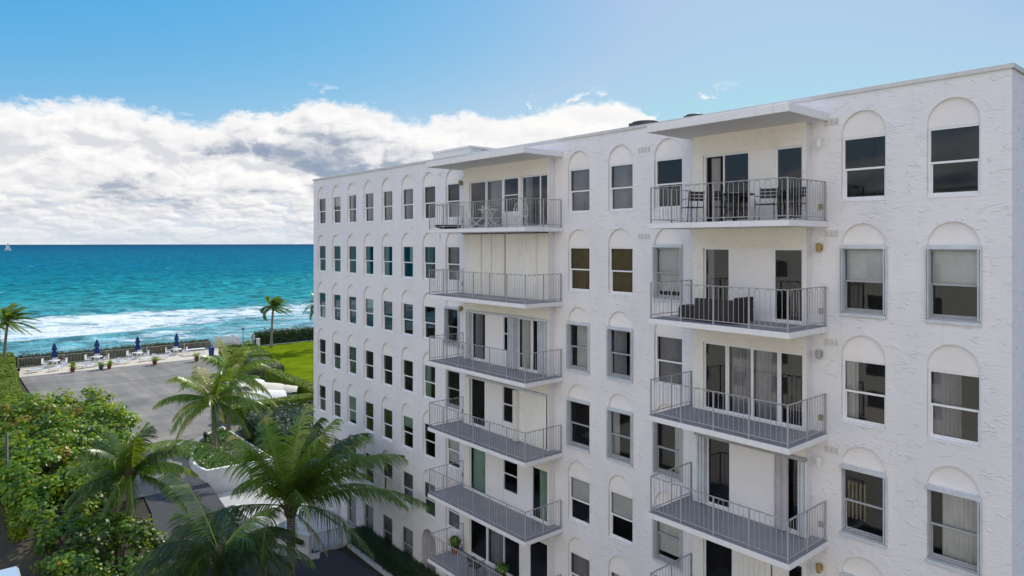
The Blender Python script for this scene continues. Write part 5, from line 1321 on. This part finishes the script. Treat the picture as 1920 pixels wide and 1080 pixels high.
# entrance wall, gate and kerb
t_ = thing('entrance_wall', 'low white wall with intercom box beside the small gate', 'wall', (13.6, 33.8, GZ))
def seg(b, p, q, th, z0, z1):
    P, Q = Vector((*p, 0)), Vector((*q, 0)); d = (Q - P); L = d.length; d.normalize(); b.obox(((P + Q) / 2)[:2], d[:2], (-d.y, d.x), L / 2, th / 2, z0, z1)
b = MB(); seg(b, (14.35, 32.4), (12.98, 34.9), 0.24, GZ, GZ + 1.0); seg(b, (12.98, 35.0), (12.98, 39.0), 0.24, GZ, GZ + 0.9); b.build('wall', M['whitewall'], t_)
b = MB(); seg(b, (14.40, 32.32), (12.95, 34.95), 0.32, GZ + 1.002, GZ + 1.07); seg(b, (12.98, 35.15), (12.98, 39.0), 0.30, GZ + 0.902, GZ + 0.96); b.build('cap', M['whitewall'], t_)
b = MB(); seg(b, (14.10, 32.60), (13.92, 32.93), 0.30, GZ + 0.62, GZ + 0.80); b.build('intercom', M['black'], t_)
b = MB(); seg(b, (13.80, 33.15), (13.74, 33.26), 0.27, GZ + 0.60, GZ + 0.72); b.build('bell_plate', M['darkgrey'], t_)
b = MB(); b.prism([(14.55, 31.75), (14.85, 32.3), (12.9, 35.3), (12.35, 35.0), (14.0, 31.95)], GZ, GZ + 0.13); tag(b.build('kerb', M['kerb']), 'rounded concrete footing of the entrance wall', 'kerb', kind='structure')
fence('grey metal garden gate between white wall and building hedge', (14.5, 32.25), (15.95, 32.15), GZ + 0.14, 0.95, M['steel'], 0.75, 0.13, 0.010, 'garden_gate', ps=0.022)
t_ = thing('gate_post', 'white masonry pier between the gate and the building hedge', 'pier', (16.1, 32.3, GZ))
b = MB(); b.box(-0.14, 0.14, -0.14, 0.14, 0.12, 1.15); b.build('shaft', M['whitewall'], t_, off=o0, bevel=0.01); b = MB(); b.box(-0.17, 0.17, -0.17, 0.17, 1.152, 1.2); b.build('cap', M['whitewall'], t_, off=o0, bevel=0.01)
b = MB(); b.prism([(15.94, 20.0), (16.16, 20.0), (16.42, 32.1), (16.2, 32.1)], GZ, GZ + 0.16); tag(b.build('kerb', M['kerb'], bevel=0.02), 'white kerb between driveway and building hedge', 'kerb', kind='structure')
# left edge: pole and van
t_ = thing('utility_pole', 'dark metal pole with pale conduit at the left edge', 'pole', (3.3, 49.0, GZ))
b = MB(); b.lathe(o0, [(0.09, 0.0), (0.075, 4.6), (0.0, 4.62)], 10); b.build('shaft', M['darkgrey'], t_, off=o0); b = MB(); b.tube([(0.05, -0.09, 2.5), (0.05, -0.09, 4.6)], 0.018, 5); b.build('conduit', M['coping'], t_, off=o0)
b = MB(); b.box(-4.0, 2.7, 10, 64, GZ - 0.02, GZ + 0.03); tag(b.build('side_drive', M['court']), 'dark neighbouring drive at the left edge', 'drive', kind='structure')
t_ = thing('parked_van', 'pale blue-grey van cut off by the bottom left corner', 'van', (1.95, 33.6, GZ + 0.032))
vm = mat('pale_blue_paint', (0.40, 0.50, 0.60), 0.3, 0.04, 1.0)
b = MB(); sec = [(-2.35, 0.55, 0.9), (-2.3, 0.45, 1.15), (-1.7, 0.40, 1.75), (-1.3, 0.40, 1.88), (1.9, 0.40, 1.92), (2.2, 0.40, 1.8), (2.35, 0.42, 1.1), (2.38, 0.5, 0.8)]
rows = []
for y, zb, zt in sec:
    wv = 0.92; row = [(-wv, y, zb), (-wv, y, min(zt, 1.1)), (-wv * (0.93 if zt > 1.3 else 0.98), y, zt - 0.12), (-wv * 0.82, y, zt), (wv * 0.82, y, zt), (wv * (0.93 if zt > 1.3 else 0.98), y, zt - 0.12), (wv, y, min(zt, 1.1)), (wv, y, zb)]
    rows.append([b.vert(p) for p in row])
for i in range(len(rows) - 1):
    for j in range(7): b.face((rows[i][j], rows[i + 1][j], rows[i + 1][j + 1], rows[i][j + 1]))
b.face(rows[0]); b.face(rows[-1][::-1]); b.build('body', vm, t_, off=o0, smooth=False)
for s in (-1, 1):
    b = MB(); b.box(s * 0.895 - 0.012, s * 0.895 + 0.012, -1.2, 1.8, 1.2, 1.62); b.build('side_window', M['black'], t_, off=o0)
    for y in (-1.45, 1.45):
        b = MB()
        b.tube([(s * 0.76, y, 0.34), (s * 0.93, y, 0.34)], 0.34, 18); o = b.build('wheel', M['black'], t_, off=o0); b = MB(); b.tube([(s * 0.931, y, 0.34), (s * 0.945, y, 0.34)], 0.2, 14); b.build('rim', M['steel'], o, off=o0)
b = MB(); b.poly([(-0.74, 2.22, 1.72), (0.74, 2.22, 1.72), (0.78, 2.36, 1.2), (-0.78, 2.36, 1.2)]); b.build('rear_window', M['black'], t_, off=o0)
for k, y in ((0, 0.4), (1, -0.6)):
    b = MB(); b.box(-0.72, 0.72, y, y + 0.03, 1.925, 1.955); b.build('roof_bar', M['darkgrey'], t_, off=o0)
# sailing boat near the horizon
t_ = thing('sailing_boat', 'white sailing boat near the horizon at far left', 'boat', (144.0, 2110.0, SEA), rz=R(20))
b = MB(); hl = []
for x, hw, z in ((-7, 1.2, 1.5), (-3, 1.9, 1.4), (2, 1.9, 1.45), (6, 1.0, 1.7), (8.2, 0.05, 2.0)): hl.append([b.vert((x, -hw, z)), b.vert((x, -hw * 0.6, -0.6)), b.vert((x, hw * 0.6, -0.6)), b.vert((x, hw, z))])
for i in range(4):
    for j in range(3): b.face((hl[i][j], hl[i + 1][j], hl[i + 1][j + 1], hl[i][j + 1]))
    b.face((hl[i][3], hl[i + 1][3], hl[i + 1][0], hl[i][0]))
b.face(hl[0]); b.build('hull', M['whiteplastic'], t_, off=o0)
b = MB(); b.tube([(1, 0, 1), (1, 0, 21)], 0.13, 6); b.tube([(1, 0, 2.6), (-6.5, 0.3, 2.6)], 0.1, 6); b.build('mast', M['steel'], t_, off=o0)
def sail(pts, bul, m):
    b = MB(); A, B_, C_ = [Vector(p) for p in pts]; n = 6; g = []
    for i in range(n + 1):
        row = []
        for j in range(n + 1 - i):
            u, v = i / n, j / n; p = A * (1 - u - v) + B_ * u + C_ * v; p.y += bul * 4 * u * v + bul * v * (1 - u - v) * 4; row.append(b.vert(p))
        g.append(row)
    for i in range(n):
        for j in range(n - i):
            b.face((g[i][j], g[i + 1][j], g[i][j + 1]))
            if j < n - i - 1: b.face((g[i + 1][j], g[i + 1][j + 1], g[i][j + 1]))
    return b.build('sail', m, t_, off=o0, smooth=True)
sail([(0.8, 0, 2.9), (0.8, 0, 20.5), (-6.3, 0.3, 2.9)], 0.6, M['canvas']); sail([(8.0, 0, 2.2), (1.2, 0, 18.5), (1.8, 0.3, 2.6)], 0.6, M['canvas'])
# plants on the lowest visible balcony
def floor_plant(x, a, z, s, seed, label):
    rnd.seed(seed); t_ = thing('potted_plant', label, 'potted plant', (x, a, z), 'plants on the low far balcony')
    b = MB(); b.lathe(o0, [(0.13, 0.0), (0.17, 0.26), (0.19, 0.28), (0.15, 0.28)], 12); b.build('pot', M['terracotta'], t_, off=o0)
    b = MB()
    for k in range(150):
        v = Vector((rnd.gauss(0, 1), rnd.gauss(0, 1), rnd.gauss(0.2, 0.8))).normalized(); leaf_card(b, Vector((0, 0, 0.28 + s * 0.7)) + Vector((v.x * s, v.y * s, v.z * s * 0.8)) * rnd.uniform(0.5, 1), v, 0.07, rnd.gauss(0.45, 0.15))
    b.build('foliage', M['ivy'], t_, off=o0)
floor_plant(16.5, 23.05, FLOOR[5] + 0.004, 0.30, 3, 'bushy green plant in the far corner of the lowest balcony')
floor_plant(16.4, 19.9, FLOOR[5] + 0.004, 0.32, 4, 'green plant beside the glass doors of the lowest balcony')
metal_chair(15.95, 20.9, FLOOR[5] + 0.004, R(100), 'dark metal chair on the lowest visible balcony, far column')
